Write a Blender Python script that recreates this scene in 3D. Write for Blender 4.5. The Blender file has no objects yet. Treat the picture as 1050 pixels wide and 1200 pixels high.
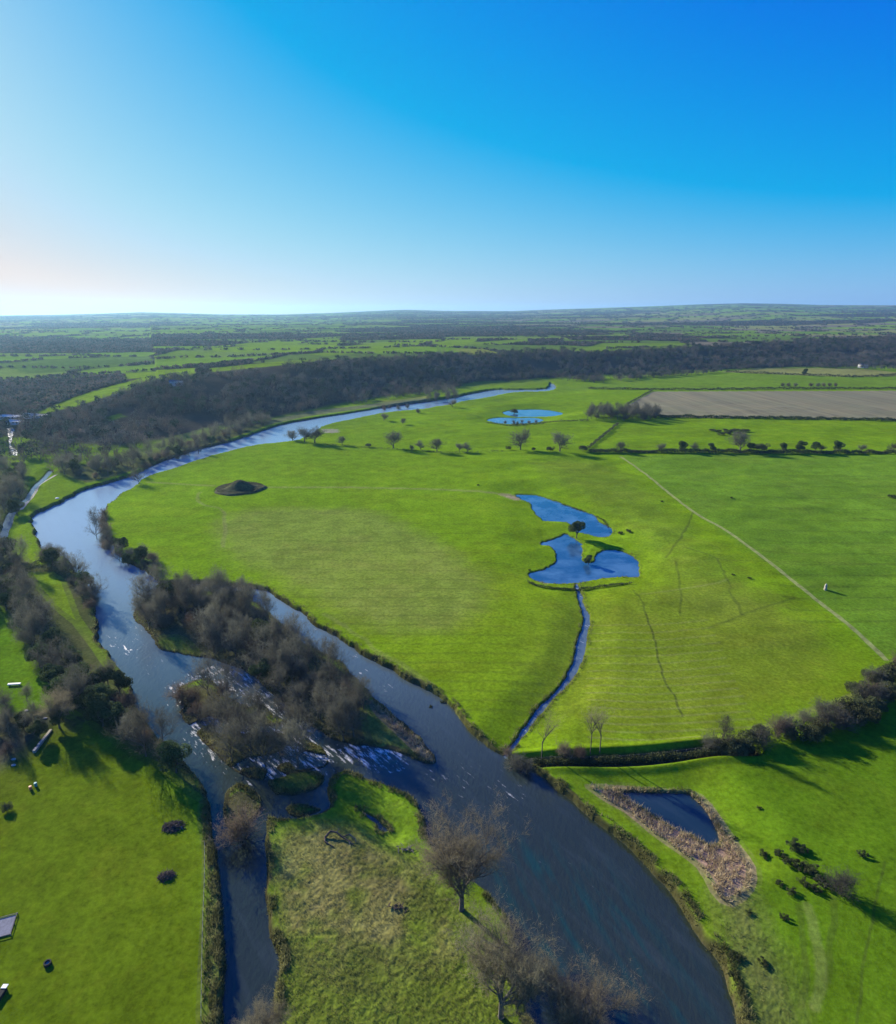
import bpy, math, random
import numpy as np

C = bpy.context.scene.collection
R_ = math.radians
rng = np.random.default_rng(7)
random.seed(7)

# ------------------------------------------------------------------ camera geometry
CAMZ = 110.0
F = 750.0
PITCH = math.atan(235.0 / 750.0)
CP, SP = math.cos(PITCH), math.sin(PITCH)

def ray(px, py):
    x = px - 525.0; y = py - 600.0
    return x, F * CP - y * SP, F * SP + y * CP      # right, forward, down

def flat(px, py, z=0.0):
    a, b, d = ray(px, py)
    k = (CAMZ - z) / d
    return np.array([a * k, b * k])

# ------------------------------------------------------------------ noise
_perm = rng.integers(0, 1 << 30, 4096)
def _h(ix, iy, s):
    return (_perm[(ix + _perm[(iy + s * 131) & 4095]) & 4095] & 0xFFFFF) / float(0xFFFFF)
def vnoise(x, y, s=0):
    x = np.asarray(x, float); y = np.asarray(y, float)
    ix = np.floor(x).astype(np.int64); iy = np.floor(y).astype(np.int64)
    fx = x - ix; fy = y - iy
    fx = fx * fx * (3 - 2 * fx); fy = fy * fy * (3 - 2 * fy)
    a = _h(ix, iy, s); b = _h(ix + 1, iy, s); c = _h(ix, iy + 1, s); d = _h(ix + 1, iy + 1, s)
    return (a * (1 - fx) + b * fx) * (1 - fy) + (c * (1 - fx) + d * fx) * fy
def fbm(x, y, s=0, o=4):
    t = 0; a = .5; n = 0
    for k in range(o):
        t = t + a * vnoise(x * 2 ** k + 17.3 * k, y * 2 ** k - 9.1 * k, s + k); n += a; a *= .5
    return t / n
def sm(e0, e1, v):
    t = np.clip((v - e0) / (e1 - e0), 0, 1)
    return t * t * (3 - 2 * t)

# ------------------------------------------------------------------ terrain height
#        px col, foot row, crest row, crest height
SC = [(-250, 515, 468, 5), (0, 512, 484, 7), (60, 522, 482, 12), (130, 528, 462, 22), (230, 516, 440, 33),
      (330, 490, 430, 36), (450, 466, 421, 36), (600, 448, 413, 35), (700, 441, 411, 34),
      (850, 434, 405, 35), (1050, 431, 397, 38), (1300, 430, 394, 38)]
AZ, RF, RC, HC = [], [], [], []
for c, yf, yc, hc in SC:
    p = flat(c, yf, 1.5); q = flat(c, yc, hc)
    AZ.append(math.atan2(q[0], q[1])); RF.append(math.hypot(*p)); RC.append(math.hypot(*q)); HC.append(hc)
HZ = [(-300, 370), (0, 369), (60, 368.5), (120, 367.2), (165, 365.8), (205, 366.6), (260, 368.2), (330, 368.3), (390, 366.5),
      (440, 364.3), (475, 363), (520, 364.2), (600, 364.6), (640, 363), (700, 361.3), (760, 359.5),
      (815, 357.6), (870, 356.6), (915, 357.3), (960, 358.6), (1050, 359.2), (1300, 360)]
HAZ = [math.atan((c - 525) / 786.0) for c, y in HZ]
HH = [CAMZ + (365 - y) / 786.0 * 11000 for c, y in HZ]
AZ, RF, RC, HC, HAZ, HH = map(np.array, (AZ, RF, RC, HC, HAZ, HH))

def Hb(x, y):
    x = np.asarray(x, float); y = np.asarray(y, float)
    R = np.hypot(x, y); az = np.arctan2(x, y)
    rf = np.interp(az, AZ, RF); rc = np.interp(az, AZ, RC); hc = np.interp(az, AZ, HC)
    near = 1.7 + 0.5 * (fbm(x / 60, y / 60, 3, 2) - .5) * sm(60, 200, R)
    # gentle terrace and hummocks on the right-hand pasture
    tz = sm(0, 60, (x - 10) + (y - 330) * .25) * sm(150, 210, y)
    near = near + tz * (1.3 + 2.4 * (fbm(x / 42, y / 26, 11, 3) - .5)) * sm(1100, 700, R)
    near = near + 1.2 * sm(20, 70, x) * sm(190, 150, y)
    t = sm(0, 1, (R - rf) / (rc - rf))
    far = 24 + 18 * (fbm(x / 1500 + 5, y / 900, 21, 3) - .3) + 10 * sm(-.3, .2, az)
    far = np.where(az < -.42, far * .55, far)
    far = far + (fbm(x / 900, y / 420, 31, 3) - .5) * 22 * sm(1800, 3500, R)
    hh = np.interp(az, HAZ, HH)
    r = (R - 3200) / 7800
    far = far + (hh - far) * np.clip(r, 0, 1) ** 1.25
    far = far + 30 * (fbm(x / 1400, y / 700, 41, 3) - .5) * sm(3000, 5000, R) * sm(10500, 8500, R)
    far = far * (1 - .5 * sm(11000, 16000, R))
    z = near * (1 - t) + hc * t
    u = sm(0, 1, (R - rc) / 700.0)
    z = z * (1 - u) + far * u
    z = z + 1.6 * (fbm(x / 90, y / 70, 51, 3) - .5) * sm(.1, .6, t) * (1 - .6 * u)
    return z

_ts = np.geomspace(50, 15500, 2600)
def g(px, py):
    """ground point seen in the direction of picture position px, py"""
    a, b, d = ray(px, py)
    n = math.hypot(a, b)
    x = a / n * _ts; y = b / n * _ts; zr = CAMZ - d / n * _ts
    hit = np.nonzero(zr < Hb(x, y))[0]
    k = hit[0] if len(hit) else len(_ts) - 1
    if k > 0 and len(hit):
        z0 = zr[k - 1] - Hb(x[k - 1], y[k - 1]); z1 = Hb(x[k], y[k]) - zr[k]
        f = z0 / (z0 + z1 + 1e-9)
        return np.array([x[k - 1] + (x[k] - x[k - 1]) * f, y[k - 1] + (y[k] - y[k - 1]) * f])
    return np.array([x[k], y[k]])

def smooth(pts, n=3, closed=True):
    P = np.array(pts, float); out = []
    N = len(P)
    rngi = range(N) if closed else range(N - 1)
    for i in rngi:
        p1 = P[i]; p2 = P[(i + 1) % N]
        p0 = P[(i - 1) % N] if closed or i > 0 else p1
        p3 = P[(i + 2) % N] if closed or i + 2 < N else p2
        for k in range(n):
            t = k / n
            out.append(.5 * ((2 * p1) + (-p0 + p2) * t + (2 * p0 - 5 * p1 + 4 * p2 - p3) * t * t + (-p0 + 3 * p1 - 3 * p2 + p3) * t ** 3))
    if not closed: out.append(P[-1])
    return np.array(out)

def wpoly(pts, z=0.0, n=3):
    return np.array([flat(a, b, z) for a, b in smooth(pts, n)])
def gpoly(pts, n=2):
    return np.array([g(a, b) for a, b in smooth(pts, n)])

def inside(P, x, y):
    c = np.zeros(x.shape, bool); N = len(P)
    for i in range(N):
        x0, y0 = P[i]; x1, y1 = P[(i + 1) % N]
        if y0 == y1: continue
        m = (y0 > y) != (y1 > y)
        c ^= m & (x < (x1 - x0) * (y - y0) / (y1 - y0) + x0)
    return c
def segdist(P, x, y, closed=True):
    d = np.full(x.shape, 1e9); N = len(P)
    for i in range(N if closed else N - 1):
        ax, ay = P[i]; bx, by = P[(i + 1) % N]
        vx, vy = bx - ax, by - ay; L = vx * vx + vy * vy + 1e-9
        t = np.clip(((x - ax) * vx + (y - ay) * vy) / L, 0, 1)
        d = np.minimum(d, (x - ax - t * vx) ** 2 + (y - ay - t * vy) ** 2)
    return np.sqrt(d)
def sdf(P, x, y, pad=30.0):
    """signed distance, negative inside; +pad where farther than pad"""
    out = np.full(x.shape, pad)
    m = (x > P[:, 0].min() - pad) & (x < P[:, 0].max() + pad) & (y > P[:, 1].min() - pad) & (y < P[:, 1].max() + pad)
    if m.any():
        xs, ys = x[m], y[m]
        d = segdist(P, xs, ys); i = inside(P, xs, ys)
        out[m] = np.where(i, -d, np.minimum(d, pad))
    return out

# ------------------------------------------------------------------ outlines (read off the photograph, unprojected to the ground)
RIVER = [(645, 449), (640, 456), (603, 457), (580, 457), (550, 462), (532, 466), (493, 472), (450, 478), (400, 486), (350, 494), (320, 501),
         (277, 516), (247, 523), (213, 533), (180, 545), (160, 556), (130, 566), (103, 573), (85, 582), (67, 592), (47, 600),
         (38, 613), (43, 626), (50, 643), (70, 653), (88, 668), (103, 690), (112, 718), (118, 750), (133, 775), (150, 800),
         (166, 838), (190, 872), (222, 902), (243, 930), (248, 960), (251, 985), (259, 1018), (263, 1060), (264, 1110),
         (264, 1168), (268, 1250), (318, 1250), (318, 1170), (326, 1135), (316, 1099), (311, 1060), (311, 1020), (313, 975), (313, 962),
         (330, 963), (352, 960), (385, 947), (383, 932), (388, 916), (402, 905), (420, 908), (440, 918), (462, 925), (484, 936), (493, 952),
         (500, 967), (503, 985), (520, 1012), (560, 1038), (585, 1064), (600, 1090), (606, 1130), (612, 1170), (630, 1205), (700, 1250),
         (872, 1250), (861, 1197), (852, 1160), (841, 1130), (813, 1092), (788, 1048), (753, 1013), (722, 982), (677, 947), (636, 912), (608, 896),
         (588, 885), (570, 874), (550, 858), (540, 842), (520, 822), (510, 815), (482, 800), (450, 782), (425, 768), (400, 752), (361, 726), (333, 706), (304, 691),
         (279, 689), (240, 684), (200, 684), (187, 683), (173, 671), (143, 657), (128, 637), (123, 615), (121, 600), (133, 588), (145, 579),
         (160, 570), (173, 560), (200, 552), (233, 540), (267, 531), (300, 523), (350, 517), (380, 500), (410, 493), (450, 485),
         (493, 482), (530, 475), (563, 469), (603, 461), (640, 460), (652, 455)]
ISL_A = [(167, 703), (185, 695), (210, 691), (240, 692), (280, 698), (303, 707), (322, 724), (345, 745), (380, 765), (407, 784), (433, 811),
         (455, 830), (472, 845), (494, 867), (508, 888), (503, 895), (472, 884), (440, 875), (401, 869), (376, 858), (350, 842), (321, 813),
         (287, 786), (262, 776), (244, 771), (233, 771), (213, 768), (187, 760), (177, 745), (163, 736), (157, 718)]
ISL_B = [(205, 812), (222, 800), (246, 797), (262, 812), (290, 830), (306, 828), (335, 848), (362, 868), (382, 884), (380, 898), (352, 903),
         (330, 912), (300, 914), (272, 900), (248, 880), (224, 856), (206, 834)]
ISL_D = [(262, 930), (280, 918), (297, 924), (308, 938), (303, 955), (292, 972), (282, 985), (270, 978), (262, 955)]
ISL_E = [(313, 918), (330, 906), (360, 903), (378, 910), (372, 924), (350, 931), (325, 932)]
ISL_F = [(334, 948), (345, 942), (366, 944), (378, 949), (364, 955), (345, 958)]
POND_C = [(418, 949), (426, 950), (436, 955), (446, 962), (449, 967), (456, 974), (450, 975), (443, 971), (441, 966), (430, 959), (424, 953)]
P1 = [(589, 484), (598, 481), (615, 480), (640, 480.5), (655, 483), (659, 485.5), (645, 488), (620, 488.5), (600, 488)]
P2 = [(571, 492), (585, 489.5), (605, 489.8), (628, 490), (637, 492.5), (628, 495.5), (603, 497), (583, 496)]
P3 = [(603, 580), (615, 580), (630, 581.5), (648, 587), (663, 592), (683, 599), (697, 604), (703, 612), (715, 620), (714, 629), (700, 630),
      (688, 626), (672, 622), (664, 613), (652, 611), (637, 610), (628, 603), (622, 592), (612, 586)]
P4 = [(635, 638), (642, 633), (652, 631), (662, 626), (668, 629), (680, 637), (684, 646), (680, 655), (688, 660), (697, 658), (697, 650), (712, 644), (728, 646), (746, 656),
      (749, 668), (747, 676), (722, 676), (705, 679), (688, 681), (668, 684), (640, 683), (626, 679), (622, 672), (638, 668), (652, 660), (652, 648), (645, 641)]
ISL_P = [(682, 652), (690, 648), (700, 650), (697, 656), (696, 664), (690, 672), (686, 668), (690, 662), (683, 657)]
REEDP = [(728, 930), (760, 929), (800, 930), (812, 935), (828, 953), (842, 984), (832, 990), (812, 980), (791, 972), (768, 958), (748, 945)]
REEDM = [(690, 920), (740, 918), (790, 920), (820, 924), (842, 950), (865, 985), (880, 1012), (878, 1040), (856, 1058), (838, 1045), (822, 1014),
         (795, 992), (765, 970), (735, 945)]
STREAM = [(675, 684), (678, 695), (682, 710), (688, 727), (683, 745), (681, 758), (677, 775), (663, 800), (650, 815), (637, 828), (622, 847), (608, 866), (590, 890)]
STW = [2.0, 2.0, 2.2, 2.6, 3.2, 3.6, 3.6, 3.0, 2.6, 2.0, 1.5, 1.3, 1.3]
CANAL = [(60, 552), (50, 563), (40, 572), (32, 585), (22, 592), (12, 606), (5, 625), (-10, 650), (-60, 690)]
CANW = [3, 3, 3, 3.5, 4, 4, 4, 4, 4]
WEIR = [(8, 502), (16, 502), (15, 512), (13, 522), (19, 528), (20, 534), (15, 533), (11, 524), (10, 512)]

def strip_poly(pts, widths, z=0.0):
    P = smooth(pts, 3, False); W = np.interp(np.linspace(0, 1, len(P)), np.linspace(0, 1, len(widths)), widths)
    w = np.array([flat(a, b, z) for a, b in P])
    t = np.gradient(w, axis=0); t /= np.linalg.norm(t, axis=1)[:, None] + 1e-9
    nrm = np.stack([-t[:, 1], t[:, 0]], 1) * (W[:, None] / 2)
    return np.vstack([w + nrm, (w - nrm)[::-1]])

W_RIVER = wpoly(RIVER)
HOLES = [wpoly(p) for p in (ISL_A, ISL_B, ISL_D, ISL_E, ISL_F)]
BODIES = [('river', W_RIVER, 1.0), ('pond', wpoly(P1), .6), ('pond', wpoly(P2), .8), ('pond', wpoly(P3), .9),
          ('pond', wpoly(P4), .9), ('reed_pond', wpoly(REEDP), .4), ('puddle', wpoly(POND_C), .9),
          ('stream', strip_poly(STREAM, [w * .72 for w in STW]), .7), ('canal', strip_poly(CANAL, CANW), .3), ('weir_pool', wpoly(WEIR), .4)]

# ------------------------------------------------------------------ terrain grid
rows = []
y = 1245.0
while y > 368.6:
    a, b, d = ray(525, y)
    rows.append(108.3 * b / d)
    y -= 1.0 if y > 560 else (.5 if y > 410 else .22)
rad = np.array([2, 20, 40, 55, 65, 70] + [r for r in rows if r > 71] )
rad = np.concatenate([rad[rad < 11800], np.geomspace(12000, 16000, 10)])
fine = np.arange(-48, 48.01, .066)
coarse = np.concatenate([np.arange(-180, -48, 6.0)])
azs = np.radians(np.concatenate([coarse, fine, np.arange(51, 180, 6.0)]))
nr, na = len(rad), len(azs)
RR, AA = np.meshgrid(rad, azs, indexing='ij')
GX = (RR * np.sin(AA)).ravel(); GY = (RR * np.cos(AA)).ravel()
GR = RR.ravel()
print('grid', nr, na, nr * na)

H0 = Hb(GX, GY)
near = (GR < 1500) & (GR > 55) & (np.abs(AA.ravel()) < .86)
ni = np.nonzero(near)[0]
nx, ny = GX[ni], GY[ni]
wxx = 6 * (fbm(nx / 14, ny / 14, 62, 2) - .5); wyy = 6 * (fbm(nx / 13 + 5, ny / 13, 63, 2) - .5)
def rotn(x, y, a): return x * math.cos(a) - y * math.sin(a), x * math.sin(a) + y * math.cos(a)
qx, qy = rotn(nx + wxx, ny + wyy, 1.13)
wob = (fbm(qx / 4.3, qy / 4.3, 61, 4) - .5) * 2.2
q2x, q2y = rotn(nx - wyy, ny + wxx, .37)
wob0 = (fbm(q2x / 2.1, q2y / 2.1, 67, 3) - .5) * 2
wob2 = (fbm(nx / 11, ny / 11, 65, 2) - .5) * 2
SD = []
for k, (nm, P, wv) in enumerate(BODIES):
    s = sdf(P, nx, ny)
    if nm == 'river':
        for h in HOLES:
            s = np.maximum(s, -sdf(h, nx, ny))
        # braided shallows through the middle island
        hb = sdf(HOLES[1], nx, ny)
        ch = np.abs(fbm(nx / 16 + 3, ny / 16, 71, 2) - .5) * 60 - 5.5
        s = np.where(hb < 0, np.minimum(s, np.maximum(hb, ch)), s)
    if nm == 'puddle': s = s + .5
    SD.append(s + (wob * .8 + wob2 * .9 + wob0 * .35 * (GR[ni] < 330)) * wv * np.clip(GR[ni] / 200, .5, 1.6))
SD = np.array(SD)
wid = SD.argmin(0); ws = SD.min(0)
zl = H0[ni]
prof = np.where(ws < 0, np.maximum(-1.6, -.12 + ws * .5), 0)
for k in range(1, len(BODIES)):
    wdt = {'pond': 27., 'reed_pond': 15., 'stream': 13., 'puddle': 7., 'canal': 8., 'weir_pool': 8.}[BODIES[k][0]]
    zl = np.where((ws > 0) & (SD[k] < 29), .32 + (zl - .32) * sm(-2, wdt, SD[k]), zl)
tip = sdf(wpoly([(385, 895), (500, 930), (520, 1000), (480, 1010), (420, 985), (380, 965)]), nx, ny)
zl = np.where(ws > 0, np.minimum(zl, np.maximum(zl - .9 * sm(3, -4, tip), .34 + .12 * wob)), zl)
up = sm(0, .9, ws)
zl = np.where(ws < 0, prof, np.minimum(-.12 + ws * 1.3, zl) * (1 - up) + zl * up)
# islands lie low
low = np.full(len(ni), 30.0)
for h in HOLES: low = np.minimum(low, sdf(h, nx, ny))
zl = np.where((low < 2) & (ws > 0), np.minimum(zl, .22 + .05 * ws + .35 * wob2 * sm(.5, 3, ws)), zl)
# small roughness of the open ground
rough = np.zeros(len(GX)); 
H1 = H0.copy(); H1[ni] = zl
RFa = np.interp(AA.ravel(), AZ, RF)

# ditch in front of the near hedge and other cuts
def gl(pts, n=4): return np.array([g(a, b) for a, b in smooth(pts, n, False)])
DITCH = gl([(600, 890), (650, 890), (700, 888), (760, 885), (830, 878), (880, 878)])
D2 = gl([(688, 493), (640, 494), (600, 499)])
dd = segdist(DITCH, nx, ny, False)
H1[ni] -= 1.5 * sm(3.2, .8, dd) * (ws > 1)
H1[ni] += .5 * sm(6, 3.5, dd) * sm(2.5, 3.5, dd) * (ws > 1)

# ------------------------------------------------------------------ ground colours (albedo of what grows there)
col = np.zeros((len(GX), 3)); 
def C3(*c): return np.array(c)
GRASS = C3(.118, .205, .008)
col[:] = GRASS
az = AA.ravel()
n1 = fbm(GX / 35, GY / 35, 81, 4)[:, None]; n2 = fbm(GX / 6, GY / 6, 85, 3)[:, None]
def paint(mask, c, a=1.0):
    m = (np.asarray(mask, float) * a)[:, None] if np.ndim(mask) == 1 else mask
    global col
    col = col * (1 - m) + np.asarray(c) * m

def zone(pts, soft=2.0, pad=40, n=2):
    """soft mask 0..1 of a polygon read off the photograph"""
    P = gpoly(pts, n)
    s = sdf(P, GX, GY, pad)
    return sm(soft, -soft, s + (n2[:, 0] - .5) * soft)

# ---- far country: patchwork of fields
def cells(x, y, s=330.0, seed=5):
    """jittered cells; returns id and border distance"""
    wx = x + 60 * (fbm(x / 500, y / 500, 91, 2) - .5); wy = (y + 60 * (fbm(x / 400, y / 400, 93, 2) - .5)) * 1.25
    ix = np.floor(wx / s).astype(np.int64); iy = np.floor(wy / s).astype(np.int64)
    b1 = np.full(x.shape, 1e9); b2 = np.full(x.shape, 1e9); cid = np.zeros(x.shape, np.int64)
    for dx in (-1, 0, 1):
        for dy in (-1, 0, 1):
            jx, jy = ix + dx, iy + dy
            cx = (jx + .5 + .8 * (_h(jx, jy, seed) - .5)) * s; cy = (jy + .5 + .8 * (_h(jx, jy, seed + 1) - .5)) * s
            d = np.maximum(np.abs(wx - cx) * .8, np.abs(wy - cy)) + .35 * np.hypot(wx - cx, wy - cy)
            m = d < b1
            b2 = np.where(m, b1, np.minimum(b2, d)); cid = np.where(m, (jx * 7919 + jy * 104729) & 0xFFFFF, cid); b1 = np.where(m, d, b1)
    return cid, b2 - b1
RCa = np.interp(az, AZ, RC)
farm = GR > RCa * .93
fi = np.nonzero(farm)[0]
cid, bd = cells(GX[fi], GY[fi], 300.0)
hv = ((cid * 2654435761) & 0xFFFF) / 65535.0
wooded = fbm(GX[fi] / 1100, GY[fi] / 420, 101, 3)
pal = np.array([[.085, .150, .014], [.115, .185, .016], [.07, .115, .02], [.15, .165, .045], [.10, .15, .025], [.12, .105, .07], [.095, .17, .012]])
fc = pal[(hv * 6.999).astype(int)] * 1.22
isw = (wooded > .575) | (hv < .06)
WOODF = np.array([.040, .036, .026])
fc = np.where(isw[:, None], WOODF, fc)
hw = np.clip(4 + GR[fi] * .003, 4, 26)
edge = sm(hw * 1.5, hw * .7, bd)
fc = fc * (1 - edge[:, None]) + WOODF * edge[:, None]
col[fi] = fc
# the wooded scarp
scarp = sm(0, .12, (GR - RFa) / (RCa - RFa)) * sm(1.0, .93, (GR - RFa) / (RCa - RFa)) 
paint(scarp, WOODF)
EDGE = np.zeros(len(GX)); EDGEF = np.zeros(len(GX)); EDGEF[fi] = edge; EDGE[fi] = (edge > .6) & ~isw
WOODMASK = scarp.copy(); WOODMASK[fi] = np.maximum(WOODMASK[fi], np.maximum(isw, edge * .8))

CLEAR = []     # zones kept free of woodland
def field(pts, c, soft=6.0, clear=True, n=2):
    m = zone(pts, soft, 60, n)
    paint(m, c)
    if clear:
        P = gpoly(pts, n); CLEAR.append(P)
        WOODMASK[m > .5] = 0
        Q = [(a_, b_) for a_, b_ in pts]; cy_ = sum(b_ for a_, b_ in pts) / len(pts); dn = 5.0 if cy_ > 425 else 2.2
        if cy_ < 520 and cy_ > 380: CLEAR.append(gpoly([(a_, b_ + (dn if b_ > cy_ else 0)) for a_, b_ in pts], 1))
BR = C3(.13, .215, .010); BR2 = C3(.115, .19, .016); PALE = C3(.15, .18, .03); DK = C3(.075, .13, .02)
field([(42, 487), (90, 476), (130, 463), (185, 448), (232, 441), (232, 437), (180, 440), (130, 452), (85, 466), (45, 482)], BR, 4, n=1)
field([(140, 438), (236, 431), (228, 437.5), (150, 444)], BR, 5, n=1)
field([(10, 430), (60, 424), (150, 420), (168, 426), (100, 434), (30, 438)], DK, 8, n=1)
field([(235, 407), (300, 401), (360, 397), (400, 397), (395, 406), (360, 413), (300, 413), (250, 412)], BR, 8, n=1)
field([(350, 414), (420, 404), (480, 398), (560, 397), (556, 404), (500, 408), (440, 413), (380, 417)], BR, 8, n=1)
field([(350, 397), (400, 394), (398, 400), (352, 404)], BR2, 8, n=1)
field([(240, 432), (300, 426), (390, 420), (392, 424), (320, 429), (250, 436)], BR, 5, n=1)
field([(170, 416), (250, 413), (255, 418), (190, 422)], BR2, 5, n=1)
field([(530, 409), (580, 408), (584, 414), (550, 415)], PALE, 6, n=1)
field([(668, 411), (705, 402), (810, 402), (812, 407), (745, 409), (700, 413)], BR2, 8, n=1)
field([(800, 388), (886, 387), (888, 392), (800, 393)], BR2, 8, n=1)
field([(545, 402), (620, 397), (618, 401), (560, 405)], BR2, 8, n=1)
# flats beyond the river on the right
field([(655, 458), (700, 450), (760, 444), (850, 440), (1120, 437), (1120, 456), (900, 456), (762, 457.5), (700, 459)], C3(.115, .20, .012), 3, n=1)
field([(845, 436), (890, 431.5), (1000, 431.5), (1060, 437), (1120, 439), (1050, 441), (985, 441.5), (915, 439)], C3(.18, .19, .05), 3, n=1)
field([(540, 450), (560, 447), (590, 446), (592, 450), (570, 454), (545, 456)], BR2, 4, n=1)
field([(440, 470), (470, 468), (500, 463), (505, 467), (470, 473), (445, 476)], PALE, 3, n=1)
field([(600, 454), (590, 448), (640, 442), (650, 446)], BR2, 3, n=1)
paint(EDGEF * .8 * (GR < 6000), WOODF * 1.2)
# near meadow flat inside the bend
MEAD = C3(.132, .232, .006)
m = zone([(100, 600), (130, 575), (200, 553), (300, 524), (500, 482), (700, 455), (1100, 455), (1100, 560), (1040, 780), (870, 880), (600, 886), (540, 850), (400, 752), (300, 690), (200, 680), (125, 640)], 6, 60, 1); paint(m, MEAD)
m = zone([(300, 690), (330, 640), (480, 640), (640, 660), (760, 640), (900, 700), (1000, 780), (870, 880), (600, 886), (540, 850), (400, 752)], 14, 60, 1); paint(m * .6, C3(.148, .225, .008))
# left bank: meadows
field([(38, 556), (52, 555), (60, 562), (68, 566), (80, 570), (96, 573), (85, 582), (67, 590), (47, 598), (36, 613), (43, 632), (50, 645), (48, 660), (28, 660), (16, 640), (10, 620), (22, 600), (32, 585), (45, 566)], BR, 1.5, n=1)
field([(110, 542), (150, 530), (200, 512), (250, 500), (300, 494), (305, 497), (255, 507), (205, 524), (165, 535), (140, 542)], C3(.12, .17, .03), 2, n=1)
field([(310, 494), (360, 482), (430, 474), (500, 466), (500, 470), (430, 478), (360, 488), (315, 498)], C3(.11, .13, .05), 2, n=1)
field([(125, 489), (140, 485), (146, 488), (130, 493)], BR, 3, n=1)
field([(35, 672), (60, 671), (74, 680), (82, 700), (90, 722), (104, 742), (120, 760), (133, 774), (125, 780), (108, 756), (88, 730), (65, 712), (48, 692)], BR, 1.0, n=1)
# woodland floor on near left bank and islands
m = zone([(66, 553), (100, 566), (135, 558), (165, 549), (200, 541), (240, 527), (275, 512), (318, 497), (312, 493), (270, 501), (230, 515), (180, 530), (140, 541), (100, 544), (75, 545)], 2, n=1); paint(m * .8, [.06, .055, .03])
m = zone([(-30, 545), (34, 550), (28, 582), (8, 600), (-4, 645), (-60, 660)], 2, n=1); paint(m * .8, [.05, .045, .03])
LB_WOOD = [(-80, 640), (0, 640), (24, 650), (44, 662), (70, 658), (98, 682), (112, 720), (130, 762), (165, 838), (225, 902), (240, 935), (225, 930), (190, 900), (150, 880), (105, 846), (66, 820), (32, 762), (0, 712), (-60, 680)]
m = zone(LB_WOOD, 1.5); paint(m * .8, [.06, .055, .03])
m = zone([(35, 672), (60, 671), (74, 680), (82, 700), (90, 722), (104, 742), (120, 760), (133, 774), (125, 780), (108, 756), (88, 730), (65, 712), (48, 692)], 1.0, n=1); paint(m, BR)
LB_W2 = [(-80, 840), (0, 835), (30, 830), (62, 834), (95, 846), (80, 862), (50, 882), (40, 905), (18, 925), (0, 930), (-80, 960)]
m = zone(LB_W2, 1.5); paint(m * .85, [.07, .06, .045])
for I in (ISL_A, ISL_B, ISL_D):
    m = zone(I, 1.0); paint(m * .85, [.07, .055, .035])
m = zone([(180, 745), (205, 742), (222, 750), (236, 764), (230, 769), (205, 765), (186, 756)], 1.0); paint(m, C3(.12, .16, .02))
m = zone([(425, 826), (440, 826), (462, 845), (482, 866), (498, 885), (470, 880), (436, 872)], 1.0); paint(m, C3(.13, .17, .03))
m = zone([(437, 817), (452, 828), (475, 848), (496, 868), (508, 889), (500, 888), (486, 872), (460, 848), (440, 828)], .8); paint(m * .85, C3(.30, .19, .11))
m = zone(ISL_E, .8); paint(m, C3(.085, .13, .02))
m = zone(ISL_F, .8); paint(m, C3(.085, .13, .02))
# pale mown patch, streaks
m = zone([(255, 612), (300, 597), (420, 596), (470, 612), (520, 640), (560, 672), (572, 702), (545, 730), (480, 742), (400, 722), (330, 680), (270, 650)], 9, 60); paint(m * .55, C3(.185, .22, .045))
m = zone([(640, 720), (760, 690), (900, 700), (980, 760), (900, 840), (760, 860), (660, 850), (620, 790)], 12, 60); paint(m * .45 * (.5 + n1[:, 0]), C3(.155, .185, .02))
# cooler field right of the track
m = zone([(727, 534), (753, 553), (813, 600), (907, 663), (1000, 737), (1040, 775), (1200, 700), (1200, 534)], 2, 60, 1); paint(m * .8, C3(.105, .20, .016))
m = zone([(620, 545), (700, 540), (760, 575), (830, 640), (900, 700), (820, 720), (760, 640), (700, 590)], 12, 60); paint(m * .4, C3(.10, .13, .02))
# bottom right pasture: vivid
m = zone([(850, 900), (1100, 830), (1300, 1000), (1200, 1300), (900, 1300), (860, 1100), (890, 1000)], 5, 60); paint(m * .85, C3(.085, .165, .006))
# left field
m = zone([(0, 900), (70, 850), (150, 885), (230, 950), (238, 1100), (235, 1300), (-300, 1300), (-300, 950)], 4, 60); paint(m * .95, C3(.100, .150, .006))
m = zone([(-60, 690), (0, 715), (40, 780), (66, 822), (30, 832), (-60, 830)], 2, 60, 1); paint(m, C3(.09, .19, .006))
# rough tussocky peninsula
ROUGHC = [(320, 985), (350, 965), (400, 960), (450, 985), (500, 1010), (540, 1050), (590, 1100), (600, 1250), (320, 1250), (326, 1120), (315, 1050)]
mr = zone(ROUGHC, 4, 60)
paint(mr * (.35 + .65 * sm(.4, .62, n2[:, 0] * .6 + n1[:, 0] * .4)), C3(.175, .175, .045))
rough += mr
m = zone([(400, 905), (484, 936), (500, 967), (505, 1000), (460, 985), (420, 950), (395, 935)], 2); paint(m * .8, C3(.12, .205, .012))
rough += .5 * m
for (pp, a) in (([(395, 1000), (450, 1010), (520, 1060), (500, 1075), (430, 1035)], .5), ([(400, 1100), (470, 1110), (520, 1140), (440, 1135)], .45), ([(340, 1110), (380, 1125), (440, 1160), (370, 1140)], .5)):
    m = zone(pp, 2); paint(m * a, C3(.09, .08, .03))
# damp rushy strip below reed pond
m = zone([(838, 1045), (880, 1040), (900, 1090), (925, 1140), (950, 1250), (880, 1250), (850, 1130), (842, 1080)], 3); paint(m * .6 * (.3 + n2[:, 0]), C3(.13, .115, .045)); rough += .8 * m
m = zone(REEDM, 1.2); paint(m, C3(.28, .20, .12)); rough += .6 * m
# left stream verge
VERGE = [(240, 935), (250, 950), (252, 985), (262, 1020), (266, 1060), (267, 1250), (238, 1250), (240, 1100), (243, 1000), (236, 960)]
m = zone(VERGE, .8); paint(m * .7, C3(.11, .12, .04)); rough += m
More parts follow.
